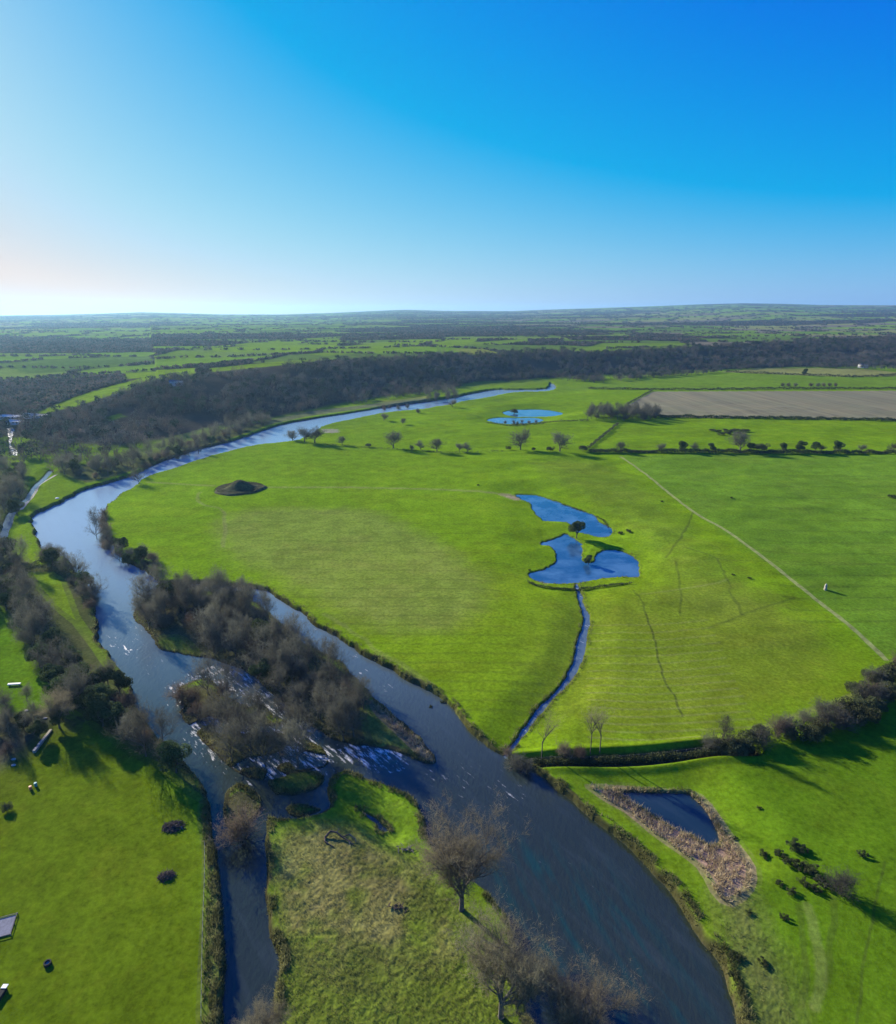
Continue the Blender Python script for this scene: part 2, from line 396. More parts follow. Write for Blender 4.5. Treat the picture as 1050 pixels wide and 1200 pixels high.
# ploughed / bare bits: gravel shore by ponds
for pp in ([(585, 577), (596, 575), (612, 580), (604, 583)], [(626, 672), (640, 668), (652, 668), (640, 680)], [(80, 503), (112, 503), (110, 506), (82, 506)]):
    m = zone(pp, .8); paint(m * .8, C3(.33, .24, .15))
m = zone([(378, 503), (395, 503), (396, 507), (380, 507)], .8); paint(m * .7, C3(.3, .28, .2))
# bank soil and damp margins
cn = col[ni]
mud = (sm(1.3, .5, ws + wob * .7 - wob2 * .6) * (wid == 0) * .9 + sm(.7, .3, ws) * (wid > 0) * .6)[:, None]
cn = cn * (1 - mud) + np.array([.05, .043, .022]) * mud
bed = (ws < .05)[:, None]
cn = np.where(bed, np.array([.05, .055, .04]), cn)
col[ni] = cn
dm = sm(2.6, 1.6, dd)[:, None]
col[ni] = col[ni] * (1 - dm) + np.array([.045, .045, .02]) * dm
# subtle paths and cattle tracks worn into turf
def track(pts, w, c, a, wig=0.0):
    P = gl(pts, 4)
    m = near & (GX > P[:, 0].min() - 5) & (GX < P[:, 0].max() + 5) & (GY > P[:, 1].min() - 5) & (GY < P[:, 1].max() + 5)
    i = np.nonzero(m)[0]
    d = segdist(P, GX[i] + wig * (n2[i, 0] - .5), GY[i] + wig * (n1[i, 0] - .5), False)
    k = (sm(w, w * .4, d) * a)[:, None]
    col[i] = col[i] * (1 - k) + np.array(c) * k
    return i, d
LT = (.19, .21, .06); DKT = (.055, .075, .015)
track([(311, 571), (400, 571), (500, 573), (600, 577)], 2.6, LT, .6, 3)
track([(175, 565), (250, 569)], 2.5, LT, .5, 3)
track([(235, 577), (231, 584), (240, 592), (262, 600), (262, 640)], 1.5, LT, .5, 2)
track([(758, 720), (768, 755), (776, 790), (790, 815), (800, 840)], .55, DKT, .7, 2)
track([(742, 690), (752, 705), (758, 720)], .5, DKT, .5, 2)
track([(790, 655), (796, 680), (798, 720)], .7, DKT, .5, 2)
track([(780, 650), (800, 625), (812, 600)], .8, DKT, .6, 2)
track([(800, 640), (840, 655), (855, 690), (870, 720)], .7, DKT, .5, 3)
track([(830, 735), (880, 715), (930, 700)], .7, DKT, .5, 3)
track([(750, 696), (830, 684), (850, 678)], .9, LT, .4, 3)
track([(1035, 1010), (1030, 1040), (1020, 1080), (1012, 1130), (1005, 1200)], .35, DKT, .45, 1)
track([(935, 1060), (942, 1120), (938, 1180)], .8, DKT, .4, 1.5)
track([(975, 1050), (972, 1110), (968, 1150)], .8, DKT, .4, 1.5)
track([(945, 1060), (960, 1120), (955, 1180)], 1.3, LT, .35, 1.5)
track([(1000, 607), (1060, 610)], .9, DKT, .7, 2)
track([(850, 656), (950, 659), (1050, 661)], .8, DKT, .35, 2)
track([(890, 855), (960, 830), (1000, 815)], 1.6, LT, .6, 2)
track([(380, 720), (440, 760), (500, 800), (535, 835)], 1.4, LT, .35, 3)
track([(612, 575), (606, 579)], 1, LT, .3)
for k in range(22):      # faint mowing and slurry bands along the meadow
    yy = 600 + k * 11
    track([(260 + k * 9, yy), (420 + k * 12, yy + 2), (600, yy + 4)], .9, DKT, .24, 4)
for k in range(16):
    yy = 730 + k * 9
    track([(690, yy), (760, yy + 3), (830 + 4 * k, yy - 4)], .6, LT, .42, 2)
for k in range(14):
    yy = 555 + k * 13
    track([(860 + k * 5, yy), (950, yy + 3), (1080, yy + 2)], 1.1, DKT, .32, 5)
# cattle-poached flecks
n0 = fbm(GX / 90 + 7, GY / 60, 141, 4)[:, None]
ol = sm(.50, .68, fbm(GX / 22 + 3, GY / 15, 145, 4))[:, None] * (GR < 1300)[:, None] * .18
col = col * (1 - ol) + col * np.array([1.25, .88, 1.6]) * ol
col *= (.82 + .36 * n1) * (.86 + .28 * n2) * (.86 + .28 * n0)

# ground heights: hummocks
H1 += rough * (.26 * (fbm(GX / .7, GY / .7, 111, 3) - .45)) * (GR < 400)

# ------------------------------------------------------------------ mesh helpers
def mesh_from(name, V, FA, mat=None, smoothf=False, nper=3):
    me = bpy.data.meshes.new(name)
    V = np.ascontiguousarray(V, np.float32); FA = np.ascontiguousarray(FA, np.int32)
    me.vertices.add(len(V)); me.vertices.foreach_set('co', V.ravel())
    nf = len(FA)
    me.loops.add(nf * nper); me.loops.foreach_set('vertex_index', FA.ravel())
    me.polygons.add(nf); me.polygons.foreach_set('loop_start', np.arange(nf, dtype=np.int32) * nper)
    if smoothf: me.polygons.foreach_set('use_smooth', np.ones(nf, bool))
    if mat: me.materials.append(mat)
    me.update(); me.validate()
    return me
def link(name, me, parent=None):
    o = bpy.data.objects.new(name, me); C.objects.link(o)
    if parent: o.parent = parent
    return o
def tag(o, label=None, cat=None, group=None, kind=None):
    if label: o['label'] = label
    if cat: o['category'] = cat
    if group: o['group'] = group
    if kind: o['kind'] = kind
    return o
def empty(name, x, y, z, label, cat, group=None, rz=0, s=1.0):
    o = bpy.data.objects.new(name, None); C.objects.link(o)
    o.location = (x, y, z); o.rotation_euler = (0, 0, rz); o.scale = (s, s, s)
    o.empty_display_size = .2
    return tag(o, label, cat, group)
def setcol(me, name, c):
    a = me.color_attributes.new(name, 'FLOAT_COLOR', 'POINT')
    c4 = np.ones((len(c), 4), np.float32); c4[:, :3] = c
    a.data.foreach_set('color', c4.ravel())

# ------------------------------------------------------------------ materials
def newmat(name):
    m = bpy.data.materials.new(name); m.use_nodes = True
    nt = m.node_tree; b = nt.nodes['Principled BSDF']
    return m, nt, b
def N(nt, t, **k):
    n = nt.nodes.new(t)
    for a, v in k.items(): setattr(n, a, v)
    return n
def mix(nt, f, a, b, mode='MIX'):
    n = N(nt, 'ShaderNodeMix', data_type='RGBA', blend_type=mode)
    for s, v in ((0, f), (6, a), (7, b)):
        if hasattr(v, 'is_linked') or hasattr(v, 'links'): nt.links.new(v, n.inputs[s])
        else: n.inputs[s].default_value = v if s == 0 else (*v, 1)
    return n.outputs[2]
def ramp(nt, src, a, b, lo=0., hi=1.):
    n = N(nt, 'ShaderNodeMapRange'); nt.links.new(src, n.inputs[0])
    for i, v in ((1, a), (2, b), (3, lo), (4, hi)): n.inputs[i].default_value = v
    return n.outputs[0]
def noise(nt, vec, scale, detail=3, rough=.55):
    n = N(nt, 'ShaderNodeTexNoise'); n.inputs['Scale'].default_value = scale
    n.inputs['Detail'].default_value = detail; n.inputs['Roughness'].default_value = rough
    if vec is not None: nt.links.new(vec, n.inputs['Vector'])
    return n.outputs['Fac']
def simple_mat(name, c, rough=.8, var=.3, scale=1.0, obj_var=0.0, bump=.0, c2=None, trans=0.0, metal=0.0):
    m, nt, b = newmat(name)
    tc = N(nt, 'ShaderNodeTexCoord')
    f = noise(nt, tc.outputs['Object'], scale, 3)
    dark = tuple(v * (1 - var) for v in c); light = c2 or tuple(min(1, v * (1 + var)) for v in c)
    cc = mix(nt, ramp(nt, f, .3, .7), dark, light)
    if obj_var:
        oi = N(nt, 'ShaderNodeObjectInfo')
        hs = N(nt, 'ShaderNodeHueSaturation'); nt.links.new(cc, hs.inputs['Color'])
        nt.links.new(ramp(nt, oi.outputs['Random'], 0, 1, 1 - obj_var, 1 + obj_var), hs.inputs['Value'])
        nt.links.new(ramp(nt, oi.outputs['Random'], 0, 1, .485, .515), hs.inputs['Hue'])
        cc = hs.outputs[0]
    nt.links.new(cc, b.inputs['Base Color']); b.inputs['Roughness'].default_value = rough
    b.inputs['Metallic'].default_value = metal
    b.inputs['Specular IOR Level'].default_value = .05 if rough > .65 else .3
    if bump:
        bp = N(nt, 'ShaderNodeBump'); bp.inputs['Strength'].default_value = bump; bp.inputs['Distance'].default_value = .1
        nt.links.new(f, bp.inputs['Height']); nt.links.new(bp.outputs[0], b.inputs['Normal'])
    if trans:
        tr = N(nt, 'ShaderNodeBsdfTranslucent'); nt.links.new(cc, tr.inputs['Color'])
        ms = N(nt, 'ShaderNodeMixShader'); ms.inputs[0].default_value = trans
        nt.links.new(b.outputs[0], ms.inputs[1]); nt.links.new(tr.outputs[0], ms.inputs[2])
        nt.links.new(ms.outputs[0], nt.nodes['Material Output'].inputs['Surface'])
    return m

# ground
M_ground, nt, b = newmat('ground_turf')
vc = N(nt, 'ShaderNodeVertexColor'); vc.layer_name = 'albedo'
geo = N(nt, 'ShaderNodeNewGeometry'); pos = geo.outputs['Position']
fa = noise(nt, pos, .9, 6, .7); fb = noise(nt, pos, .11, 4, .6)
f1 = ramp(nt, fa, .28, .72, .6, 1.4); f2 = ramp(nt, fb, .3, .7, .84, 1.16)
mm = N(nt, 'ShaderNodeMath', operation='MULTIPLY'); nt.links.new(f1, mm.inputs[0]); nt.links.new(f2, mm.inputs[1])
vm = N(nt, 'ShaderNodeVectorMath', operation='SCALE'); nt.links.new(vc.outputs['Color'], vm.inputs[0]); nt.links.new(mm.outputs[0], vm.inputs['Scale'])
fy = ramp(nt, noise(nt, pos, .35, 5, .65), .5, .75, 0, .3)
yel = N(nt, 'ShaderNodeVectorMath', operation='MULTIPLY'); nt.links.new(vm.outputs[0], yel.inputs[0]); yel.inputs[1].default_value = (1.5, 1.1, 1.6)
gc = mix(nt, fy, vm.outputs[0], yel.outputs[0])
spk = ramp(nt, noise(nt, pos, .55, 5, .75), .60, .72, 0, .28)
dk = N(nt, 'ShaderNodeVectorMath', operation='MULTIPLY'); nt.links.new(gc, dk.inputs[0]); dk.inputs[1].default_value = (.55, .55, .6)
nt.links.new(mix(nt, spk, gc, dk.outputs[0]), b.inputs['Base Color'])
b.inputs['Roughness'].default_value = .95; b.inputs['Specular IOR Level'].default_value = 0
bp = N(nt, 'ShaderNodeBump'); bp.inputs['Strength'].default_value = .55; bp.inputs['Distance'].default_value = .18
nt.links.new(noise(nt, pos, 1.6, 6, .7), bp.inputs['Height']); nt.links.new(bp.outputs[0], b.inputs['Normal'])

def water_mat(name, deep, rip=.35, scale=1.0, weeds=False, rgh=.06, ior=1.7):
    m, nt, b = newmat(name)
    geo = N(nt, 'ShaderNodeNewGeometry'); pos = geo.outputs['Position']
    vc = N(nt, 'ShaderNodeVertexColor'); vc.layer_name = 'rapid_weed_sheen'
    sep = N(nt, 'ShaderNodeSeparateColor'); nt.links.new(vc.outputs['Color'], sep.inputs[0])
    rap = sep.outputs[0]; weed = sep.outputs[1]
    c = deep
    mp = N(nt, 'ShaderNodeMapping'); nt.links.new(pos, mp.inputs[0]); mp.vector_type = 'TEXTURE'; mp.inputs['Rotation'].default_value = (0, 0, R_(-72)); mp.inputs['Scale'].default_value = (5, 1, 1)
    wn = noise(nt, mp.outputs[0], .35, 4, .6)
    wf = N(nt, 'ShaderNodeMath', operation='MULTIPLY'); nt.links.new(ramp(nt, wn, .48, .68), wf.inputs[0]); nt.links.new(weed, wf.inputs[1])
    cc = mix(nt, sep.outputs[2], deep, (.24, .34, .42))  # blue channel: pale base colour imitating sky reflected at a low angle
    mps = N(nt, 'ShaderNodeMapping'); nt.links.new(pos, mps.inputs[0]); mps.vector_type = 'TEXTURE'; mps.inputs['Rotation'].default_value = (0, 0, R_(-52)); mps.inputs['Scale'].default_value = (6, 1, 1)
    cc = mix(nt, ramp(nt, noise(nt, mps.outputs[0], .30, 5, .65), .50, .74, 0, .10), cc, (.12, .16, .19))
    cc = mix(nt, wf.outputs[0], cc, (.012, .044, .034))
    mpf = N(nt, 'ShaderNodeMapping'); nt.links.new(pos, mpf.inputs[0]); mpf.vector_type = 'TEXTURE'; mpf.inputs['Rotation'].default_value = (0, 0, R_(-47)); mpf.inputs['Scale'].default_value = (4.5, 1, 1)
    fn = noise(nt, mpf.outputs[0], 1.0, 6, .68); fl = noise(nt, pos, .16, 3, .6)
    ad = N(nt, 'ShaderNodeMath', operation='MULTIPLY_ADD'); nt.links.new(rap, ad.inputs[0]); ad.inputs[1].default_value = .24; nt.links.new(fn, ad.inputs[2])
    ad2 = N(nt, 'ShaderNodeMath', operation='MULTIPLY_ADD'); nt.links.new(fl, ad2.inputs[0]); ad2.inputs[1].default_value = .35; nt.links.new(ad.outputs[0], ad2.inputs[2])
    foam = ramp(nt, ad2.outputs[0], .86, 1.0)
    gate = N(nt, 'ShaderNodeMath', operation='MULTIPLY'); nt.links.new(foam, gate.inputs[0]); nt.links.new(ramp(nt, rap, .05, .3), gate.inputs[1])
    cc = mix(nt, gate.outputs[0], cc, (.72, .70, .62))
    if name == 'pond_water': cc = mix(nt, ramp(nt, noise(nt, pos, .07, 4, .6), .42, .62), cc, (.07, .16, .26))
    nt.links.new(cc, b.inputs['Base Color'])
    rr = N(nt, 'ShaderNodeMath', operation='MULTIPLY_ADD'); nt.links.new(gate.outputs[0], rr.inputs[0]); rr.inputs[1].default_value = .5; rr.inputs[2].default_value = rgh
    nt.links.new(rr.outputs[0], b.inputs['Roughness'])
    b.inputs['IOR'].default_value = ior
    mp2 = N(nt, 'ShaderNodeMapping'); nt.links.new(pos, mp2.inputs[0]); mp2.inputs['Rotation'].default_value = (0, 0, R_(35)); mp2.inputs['Scale'].default_value = (1, .5, 1)
    h1 = noise(nt, mp2.outputs[0], .9 * scale, 4, .6)
    bp = N(nt, 'ShaderNodeBump'); bp.inputs['Distance'].default_value = .22
    st = N(nt, 'ShaderNodeMath', operation='MULTIPLY_ADD'); nt.links.new(rap, st.inputs[0]); st.inputs[1].default_value = .5; st.inputs[2].default_value = rip
    nt.links.new(st.outputs[0], bp.inputs['Strength']); nt.links.new(h1, bp.inputs['Height']); nt.links.new(bp.outputs[0], b.inputs['Normal'])
    return m
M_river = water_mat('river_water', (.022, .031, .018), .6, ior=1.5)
M_pond = water_mat('pond_water', (.018, .075, .16), .25)  # blue of the mirrored sky put into the base colour
M_reedpond = water_mat('reed_pond_water', (.012, .030, .040), .2, ior=1.5)

# ------------------------------------------------------------------ build the ground and the water sheets
def gridfaces():
    i = np.arange(nr - 1)[:, None]; j = np.arange(na)[None, :]
    j2 = (j + 1) % na
    a = i * na + j; b_ = i * na + j2; c = (i + 1) * na + j2; d = (i + 1) * na + j
    return np.stack([a + 0 * j2, b_ + 0 * i, c, d + 0 * j2], -1).reshape(-1, 4)
GF = gridfaces()
GF = GF[:, ::-1]
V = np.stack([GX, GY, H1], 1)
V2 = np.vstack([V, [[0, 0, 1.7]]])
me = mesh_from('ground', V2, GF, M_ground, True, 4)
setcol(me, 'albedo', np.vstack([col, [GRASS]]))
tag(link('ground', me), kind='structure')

def interp_attr(P, x, y, soft):
    return sm(soft, -soft, sdf(P, x, y, 30))
RAP = [([(195, 805), (215, 795), (250, 778), (300, 790), (345, 835), (395, 878), (385, 905), (330, 925), (300, 918), (240, 890), (212, 850)], .75),
       ([(310, 705), (340, 712), (400, 750), (450, 783), (470, 805), (440, 820), (400, 785), (340, 745)], .26),
       ([(395, 872), (430, 868), (480, 880), (470, 900), (430, 905), (400, 895)], .8),
       ([(470, 900), (520, 900), (570, 905), (620, 930), (600, 945), (540, 930)], .33),
       ([(120, 742), (140, 745), (160, 762), (158, 772), (140, 765)], .7),
       ([(150, 700), (170, 740), (190, 775), (185, 800), (165, 790), (140, 735)], .3),
       ([(196, 690), (250, 682), (300, 694), (300, 706), (250, 692), (200, 700)], .3),
       ([(590, 955), (650, 990), (720, 1030), (700, 1060), (640, 1030), (600, 1000)], .12),
       ([(550, 870), (640, 930), (600, 960), (480, 900)], .15),
       ([(4, 500), (24, 500), (24, 536), (6, 536)], 1.0),
       ([(575, 489), (640, 489), (640, 498), (575, 498)], .45)]
RAPW = [(wpoly(p, 0, 2), a) for p, a in RAP]
WEED = wpoly([(590, 980), (700, 1010), (780, 1100), (830, 1250), (600, 1250), (600, 1100), (570, 1020)], 0, 2)
full_ws = np.full(len(GX), 99.0); full_id = np.full(len(GX), -1); full_ws[ni] = ws; full_id[ni] = wid
fw = full_ws[GF]; keep = (fw.min(1) < 1.6) & (fw.max(1) < 60)
fidf = full_id[GF[:, 0]]
for k, (nm, P, wv) in enumerate(BODIES):
    sel = GF[keep & (fidf == k)]
    if not len(sel): print('no faces', nm); continue
    u, inv = np.unique(sel, return_inverse=True)
    zz = 0.0
    VV = np.stack([GX[u], GY[u], np.full(len(u), zz)], 1)
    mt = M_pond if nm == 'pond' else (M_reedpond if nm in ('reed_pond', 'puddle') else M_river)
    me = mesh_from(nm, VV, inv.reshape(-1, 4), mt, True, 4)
    rp = np.zeros((len(u), 3))
    for Pw, a in RAPW: rp[:, 0] = np.maximum(rp[:, 0], a * interp_attr(Pw, GX[u], GY[u], 2.5))
    if nm == 'river': rp[:, 1] = interp_attr(WEED, GX[u], GY[u], 6)
    if nm in ('river', 'stream', 'canal'): rp[:, 2] = sm(110, 340, GY[u]) if nm == 'river' else .35  # sky sheen painted in: grows upstream on the river, even on stream and canal
    if nm == 'stream': rp[:, 0] = .35
    setcol(me, 'rapid_weed_sheen', rp)
    tag(link(nm, me), kind='structure')

# ploughed field and the track: sheets draped just above the ground
def ground_z(x, y):
    """height of the built ground by bilinear lookup in the polar grid"""
    x = np.atleast_1d(np.asarray(x, float)); y = np.atleast_1d(np.asarray(y, float))
    r = np.clip(np.hypot(x, y), rad[0], rad[-1] * .999); a = np.clip(np.arctan2(x, y), azs[0], azs[-1] - 1e-6)
    i = np.clip(np.searchsorted(rad, r) - 1, 0, nr - 2); j = np.clip(np.searchsorted(azs, a) - 1, 0, na - 2)
    fr = (r - rad[i]) / (rad[i + 1] - rad[i]); f2 = (a - azs[j]) / (azs[j + 1] - azs[j])
    Z = H1.reshape(nr, na)
    return (Z[i, j] * (1 - f2) + Z[i, j + 1] * f2) * (1 - fr) + (Z[i + 1, j] * (1 - f2) + Z[i + 1, j + 1] * f2) * fr

def sheet(name, pts, mat, dz, n=1):
    P = gpoly(pts, n); s = sdf(P, GX, GY, 20)
    sel = GF[(s[GF].max(1) < 0)]
    u, inv = np.unique(sel, return_inverse=True)
    VV = np.stack([GX[u], GY[u], H1[u] + dz], 1)
    return tag(link(name, mesh_from(name, VV, inv.reshape(-1, 4), mat, True, 4)), kind='structure')
def ribbon(name, pts, w, mat, dz=.05, step=1.5, label=None):
    P = gl(pts, 6); L = np.concatenate([[0], np.cumsum(np.linalg.norm(np.diff(P, axis=0), axis=1))])
    t = np.arange(0, L[-1], step); c = np.stack([np.interp(t, L, P[:, 0]), np.interp(t, L, P[:, 1])], 1)
    tt = np.gradient(c, axis=0); tt /= np.linalg.norm(tt, axis=1)[:, None]
    nn = np.stack([-tt[:, 1], tt[:, 0]], 1)
    rowsv = []
    for k in (-1, -.4, .4, 1):
        ww = w / 2 * k * (1 + .35 * (vnoise(t / 3, t * 0 + k * 9, 7) - .5))
        q = c + nn * ww[:, None]; rowsv.append(np.stack([q[:, 0], q[:, 1], ground_z(q[:, 0], q[:, 1]) + dz], 1))
    VV = np.stack(rowsv, 1).reshape(-1, 3); n = len(t); i = np.arange(n - 1)
    fs = []
    for k in range(3): fs.append(np.stack([i * 4 + k, i * 4 + k + 1, (i + 1) * 4 + k + 1, (i + 1) * 4 + k], 1))
    FA = np.vstack(fs)
    return tag(link(name, mesh_from(name, VV, FA[:, ::-1], mat, True, 4)), label, kind='structure')

M_plough, nt, b = newmat('ploughed_soil')
tc = N(nt, 'ShaderNodeNewGeometry'); mp = N(nt, 'ShaderNodeMapping'); nt.links.new(tc.outputs['Position'], mp.inputs[0])
mp.vector_type = 'TEXTURE'; mp.inputs['Rotation'].default_value = (0, 0, R_(3)); mp.inputs['Scale'].default_value = (1, 40, 1)
f = noise(nt, mp.outputs[0], .16, 4, .6); f3 = noise(nt, tc.outputs['Position'], .02, 3)
cc = mix(nt, ramp(nt, f, .38, .62), (.105, .085, .028), (.180, .150, .055)); cc = mix(nt, ramp(nt, f3, .4, .7, 0, .5), cc, (.12, .13, .045))
nt.links.new(cc, b.inputs['Base Color']); b.inputs['Roughness'].default_value = .95
sheet('ploughed_field', [(764, 458.5), (1130, 457), (1130, 493), (1000, 491.5), (777, 488.5), (725, 483), (735, 474)], M_plough, .06)
M_path = simple_mat('worn_earth', (.22, .25, .075), .95, .3, .5)
ribbon('path', [(727, 535), (753, 553), (813, 600), (853, 623), (907, 663), (953, 700), (1000, 737), (1041, 776)], 1.9, M_path, .05)
M_gravel = simple_mat('gravel', (.30, .28, .25), .95, .3, .8)
ribbon('towpath', [(66, 556), (46, 566), (40, 576), (29, 590), (24, 596)], 2.2, M_gravel, .06)

# ------------------------------------------------------------------ plant generators
def rand_unit(n, r):
    v = r.normal(size=(n, 3)); return v / (np.linalg.norm(v, axis=1)[:, None] + 1e-9)
def tubes(S, k=5):
    """S rows: p0(3) p1(3) r0 r1 -> quads"""
    S = np.array(S, float); n = len(S)
    p0, p1, r0, r1 = S[:, :3], S[:, 3:6], S[:, 6], S[:, 7]
    d = p1 - p0; d /= np.linalg.norm(d, axis=1)[:, None] + 1e-9
    ref = np.where(np.abs(d[:, 2:3]) < .9, [[0, 0, 1.]], [[1., 0, 0]])
    u = np.cross(d, ref); u /= np.linalg.norm(u, axis=1)[:, None]; v = np.cross(d, u)
    V = []
    for P, r in ((p0, r0), (p1, r1)):
        for j in range(k):
            a = 2 * math.pi * j / k
            V.append(P + (u * math.cos(a) + v * math.sin(a)) * r[:, None])
    V = np.stack(V, 1).reshape(-1, 3)
    base = np.arange(n)[:, None] * 2 * k
    F_ = []
    for j in range(k):
        F_.append(np.hstack([base + j, base + (j + 1) % k, base + k + (j + 1) % k, base + k + j]))
    return V, np.vstack(F_)
def slivers(p, d, L, w, r):
    """thin tapering twig blades"""
    n = len(p)
    s = np.cross(d, rand_unit(n, r)); s /= np.linalg.norm(s, axis=1)[:, None] + 1e-9
    V = np.stack([p + s * w[:, None] / 2, p - s * w[:, None] / 2, p + d * L[:, None]], 1).reshape(-1, 3)
    return V, np.arange(n * 3).reshape(-1, 3)
def leaves(p, size, r, flat_=.0):
    n = len(p); a = rand_unit(n, r); b_ = np.cross(a, rand_unit(n, r)); b_ /= np.linalg.norm(b_, axis=1)[:, None] + 1e-9
    V = np.stack([p + a * size[:, None], p - a * size[:, None] * .4 + b_ * size[:, None] * .7, p - a * size[:, None] * .4 - b_ * size[:, None] * .7], 1).reshape(-1, 3)
    return V, np.arange(n * 3).reshape(-1, 3)

def skeleton(seed, H=12., spread=.5, trunk=.25, nmain=5, r0=.28, levels=4, stems=1, lean=0.0, up=.25, asc=1.0, leader=0):
    r = random.Random(seed); S = []; T = []
    def grow(p, d, L, rad_, lv):
        nseg = 4 if lv < 2 else 3
        q = p.copy(); dd_ = d / np.linalg.norm(d); ra = rad_
        for s in range(nseg):
            j = np.array([r.gauss(0, .16), r.gauss(0, .16), r.gauss(0, .1) + up * (.25 if lv else .05)])
            dd_ = dd_ + j; dd_ /= np.linalg.norm(dd_)
            q2 = q + dd_ * L / nseg; rb = ra * (.86 if s < nseg - 1 else .7)
            S.append([*q, *q2, ra, rb])
            if lv >= levels - 2: T.append((q2.copy(), dd_.copy(), lv))
            if lv < levels and (s >= 1 or lv > 0):
                nb = (2 if lv < 2 else 1) + (1 if r.random() < .4 else 0)
                for _ in range(nb):
                    a = r.uniform(0, 6.283); t = r.uniform(.5, 1.0) * (spread + .25)
                    side = np.array([math.cos(a), math.sin(a), r.uniform(-.1, .5)])
                    side -= dd_ * side.dot(dd_); side /= np.linalg.norm(side) + 1e-9
                    nd = dd_ * math.cos(t) + side * math.sin(t)
                    grow(q2, nd, L * r.uniform(.5, .72), rb * r.uniform(.5, .7), lv + 1)
            q = q2; ra = rb
    for st in range(stems):
        a = 6.283 * st / stems + r.random()
        base = np.array([math.cos(a), math.sin(a), 0]) * (.35 * (stems > 1))
        d = np.array([math.cos(a) * (.45 if stems > 1 else lean), math.sin(a) * (.45 if stems > 1 else lean), 1.])
        d /= np.linalg.norm(d)
        if stems == 1:
            top = base + d * H * trunk
            S.append([*(base - [0, 0, .4]), *(base + d * .5), r0 * 1.5, r0 * 1.05]); S.append([*(base + d * .5), *top, r0 * 1.05, r0 * .9])
            if leader:
                q0 = top.copy(); dz = d.copy(); nl = 7; rr2 = r0 * .9
                for m_ in range(nl):
                    dz = dz + np.array([r.gauss(0, .13), r.gauss(0, .13), .05]); dz /= np.linalg.norm(dz)
                    q1 = q0 + dz * H * (.9 - trunk) / nl; S.append([*q0, *q1, rr2, rr2 * .8]); rr2 *= .8
                    for e_ in range(2 if m_ < 5 else 1):
                        aa = r.uniform(0, 6.283); t = r.uniform(.75, 1.25) - .09 * m_
                        nd = np.array([math.cos(aa) * math.sin(t), math.sin(aa) * math.sin(t), math.cos(t)])
                        grow(q0 + (q1 - q0) * r.random(), nd, H * leader * (1.05 - .09 * m_) * r.uniform(.75, 1.2), rr2 * r.uniform(.5, .75), 1)
                    q0 = q1
                continue
            for m_ in range(nmain):
                aa = 6.283 * m_ / nmain + r.uniform(-.4, .4); t = r.uniform(.25, 1.) * spread * asc
                nd = np.array([math.cos(aa) * math.sin(t), math.sin(aa) * math.sin(t), math.cos(t)])
                grow(base + d * H * trunk * r.uniform(.75, 1.), nd, H * r.uniform(.42, .58), r0 * r.uniform(.5, .72), 1)
        else:
            grow(base - np.array([0, 0, .3]), d, H * r.uniform(.5, .7), r0 * r.uniform(.6, 1), 1)
    return np.array(S), T

def bare(seed, H, ntw, tw=(1.0, .03), k=5, **kw):
    S, T = skeleton(seed, H=H, **kw)
    z = max(S[:, 5].max(), 1e-3); sc = H * .92 / z
    S = S.copy(); S[:, :6] *= sc
    r = np.random.default_rng(seed)
    P = np.array([t[0] for t in T]) * sc; D = np.array([t[1] for t in T])
    idx = r.integers(0, len(P), ntw)
    d = D[idx] * .9 + rand_unit(ntw, r) * .9 + [0, 0, .25]; d /= np.linalg.norm(d, axis=1)[:, None]
    L = tw[0] * r.uniform(.5, 1.4, ntw)
    p = P[idx]
    n2_ = ntw * 2 // 3          # two thirds sprout from the others
    src = r.integers(n2_ // 2, ntw, n2_) if ntw > 10 else idx[:n2_]
    p2 = p.copy()
    p2[:n2_] = p[src] + d[src] * (L[src] * r.uniform(.3, 1., n2_))[:, None]
    d2 = d.copy(); d2[:n2_] = d[src] * .8 + rand_unit(n2_, r) * .8; d2 /= np.linalg.norm(d2, axis=1)[:, None]
    w = tw[1] * r.uniform(.6, 1.4, ntw)
    S = S[S[:, 6] > .012]
    tv, tf = tubes(S, k)
    return (tv, tf), slivers(p2, d2, L * np.where(np.arange(ntw) < n2_, .75, 1.), w, r)

def bushy(seed, H, W, n, size, lumps=7, flatn=.85):
    """leafy crown: leaf faces spread through several overlapping clumps"""
    r = np.random.default_rng(seed)
    cs = np.stack([r.uniform(-.5, .5, lumps) * W * .8, r.uniform(-.5, .5, lumps) * W * .8, r.uniform(.35, .8, lumps) * H], 1)
    cs[0] = [0, 0, H * .72]
    rs = r.uniform(.18, .34, lumps) * min(W, H) * 1.15
    i = r.integers(0, lumps, n)
    p = cs[i] + rand_unit(n, r) * (rs[i] * r.uniform(.35, 1.05, n) ** .5)[:, None] * [1, 1, .85]
    p[:, 2] = np.maximum(p[:, 2], .15)
    return leaves(p, size * r.uniform(.5, 1.3, n), r)

# materials of the plants
M_twig = simple_mat('bare_twigs', (.125, .122, .092), .9, .3, .3, .35, trans=.4)
M_twig_red = simple_mat('reddish_twigs', (.155, .120, .088), .9, .3, .3, .3, trans=.4)
M_twig_olive = simple_mat('olive_twigs', (.235, .205, .125), .9, .3, .3, .15, trans=.45)
M_bark = simple_mat('bark', (.12, .105, .085), .9, .3, 2.0, .15, .4)
M_ivy = simple_mat('ivy_leaves', (.075, .105, .035), .8, .35, .5, .25, trans=.25)
M_hedge = simple_mat('hedge_leaves', (.095, .105, .045), .8, .4, .4, .25, trans=.2)
M_gorse = simple_mat('gorse_leaves', (.075, .090, .034), .8, .4, .4, .15, trans=.2)
M_reed = simple_mat('dry_reeds', (.42, .32, .17), .8, .45, .6, .0, trans=.3, c2=(.62, .50, .30))
M_grassblade = simple_mat('grass_blades', (.17, .20, .05), .8, .3, .15, 0, trans=.4, c2=(.27, .25, .09))
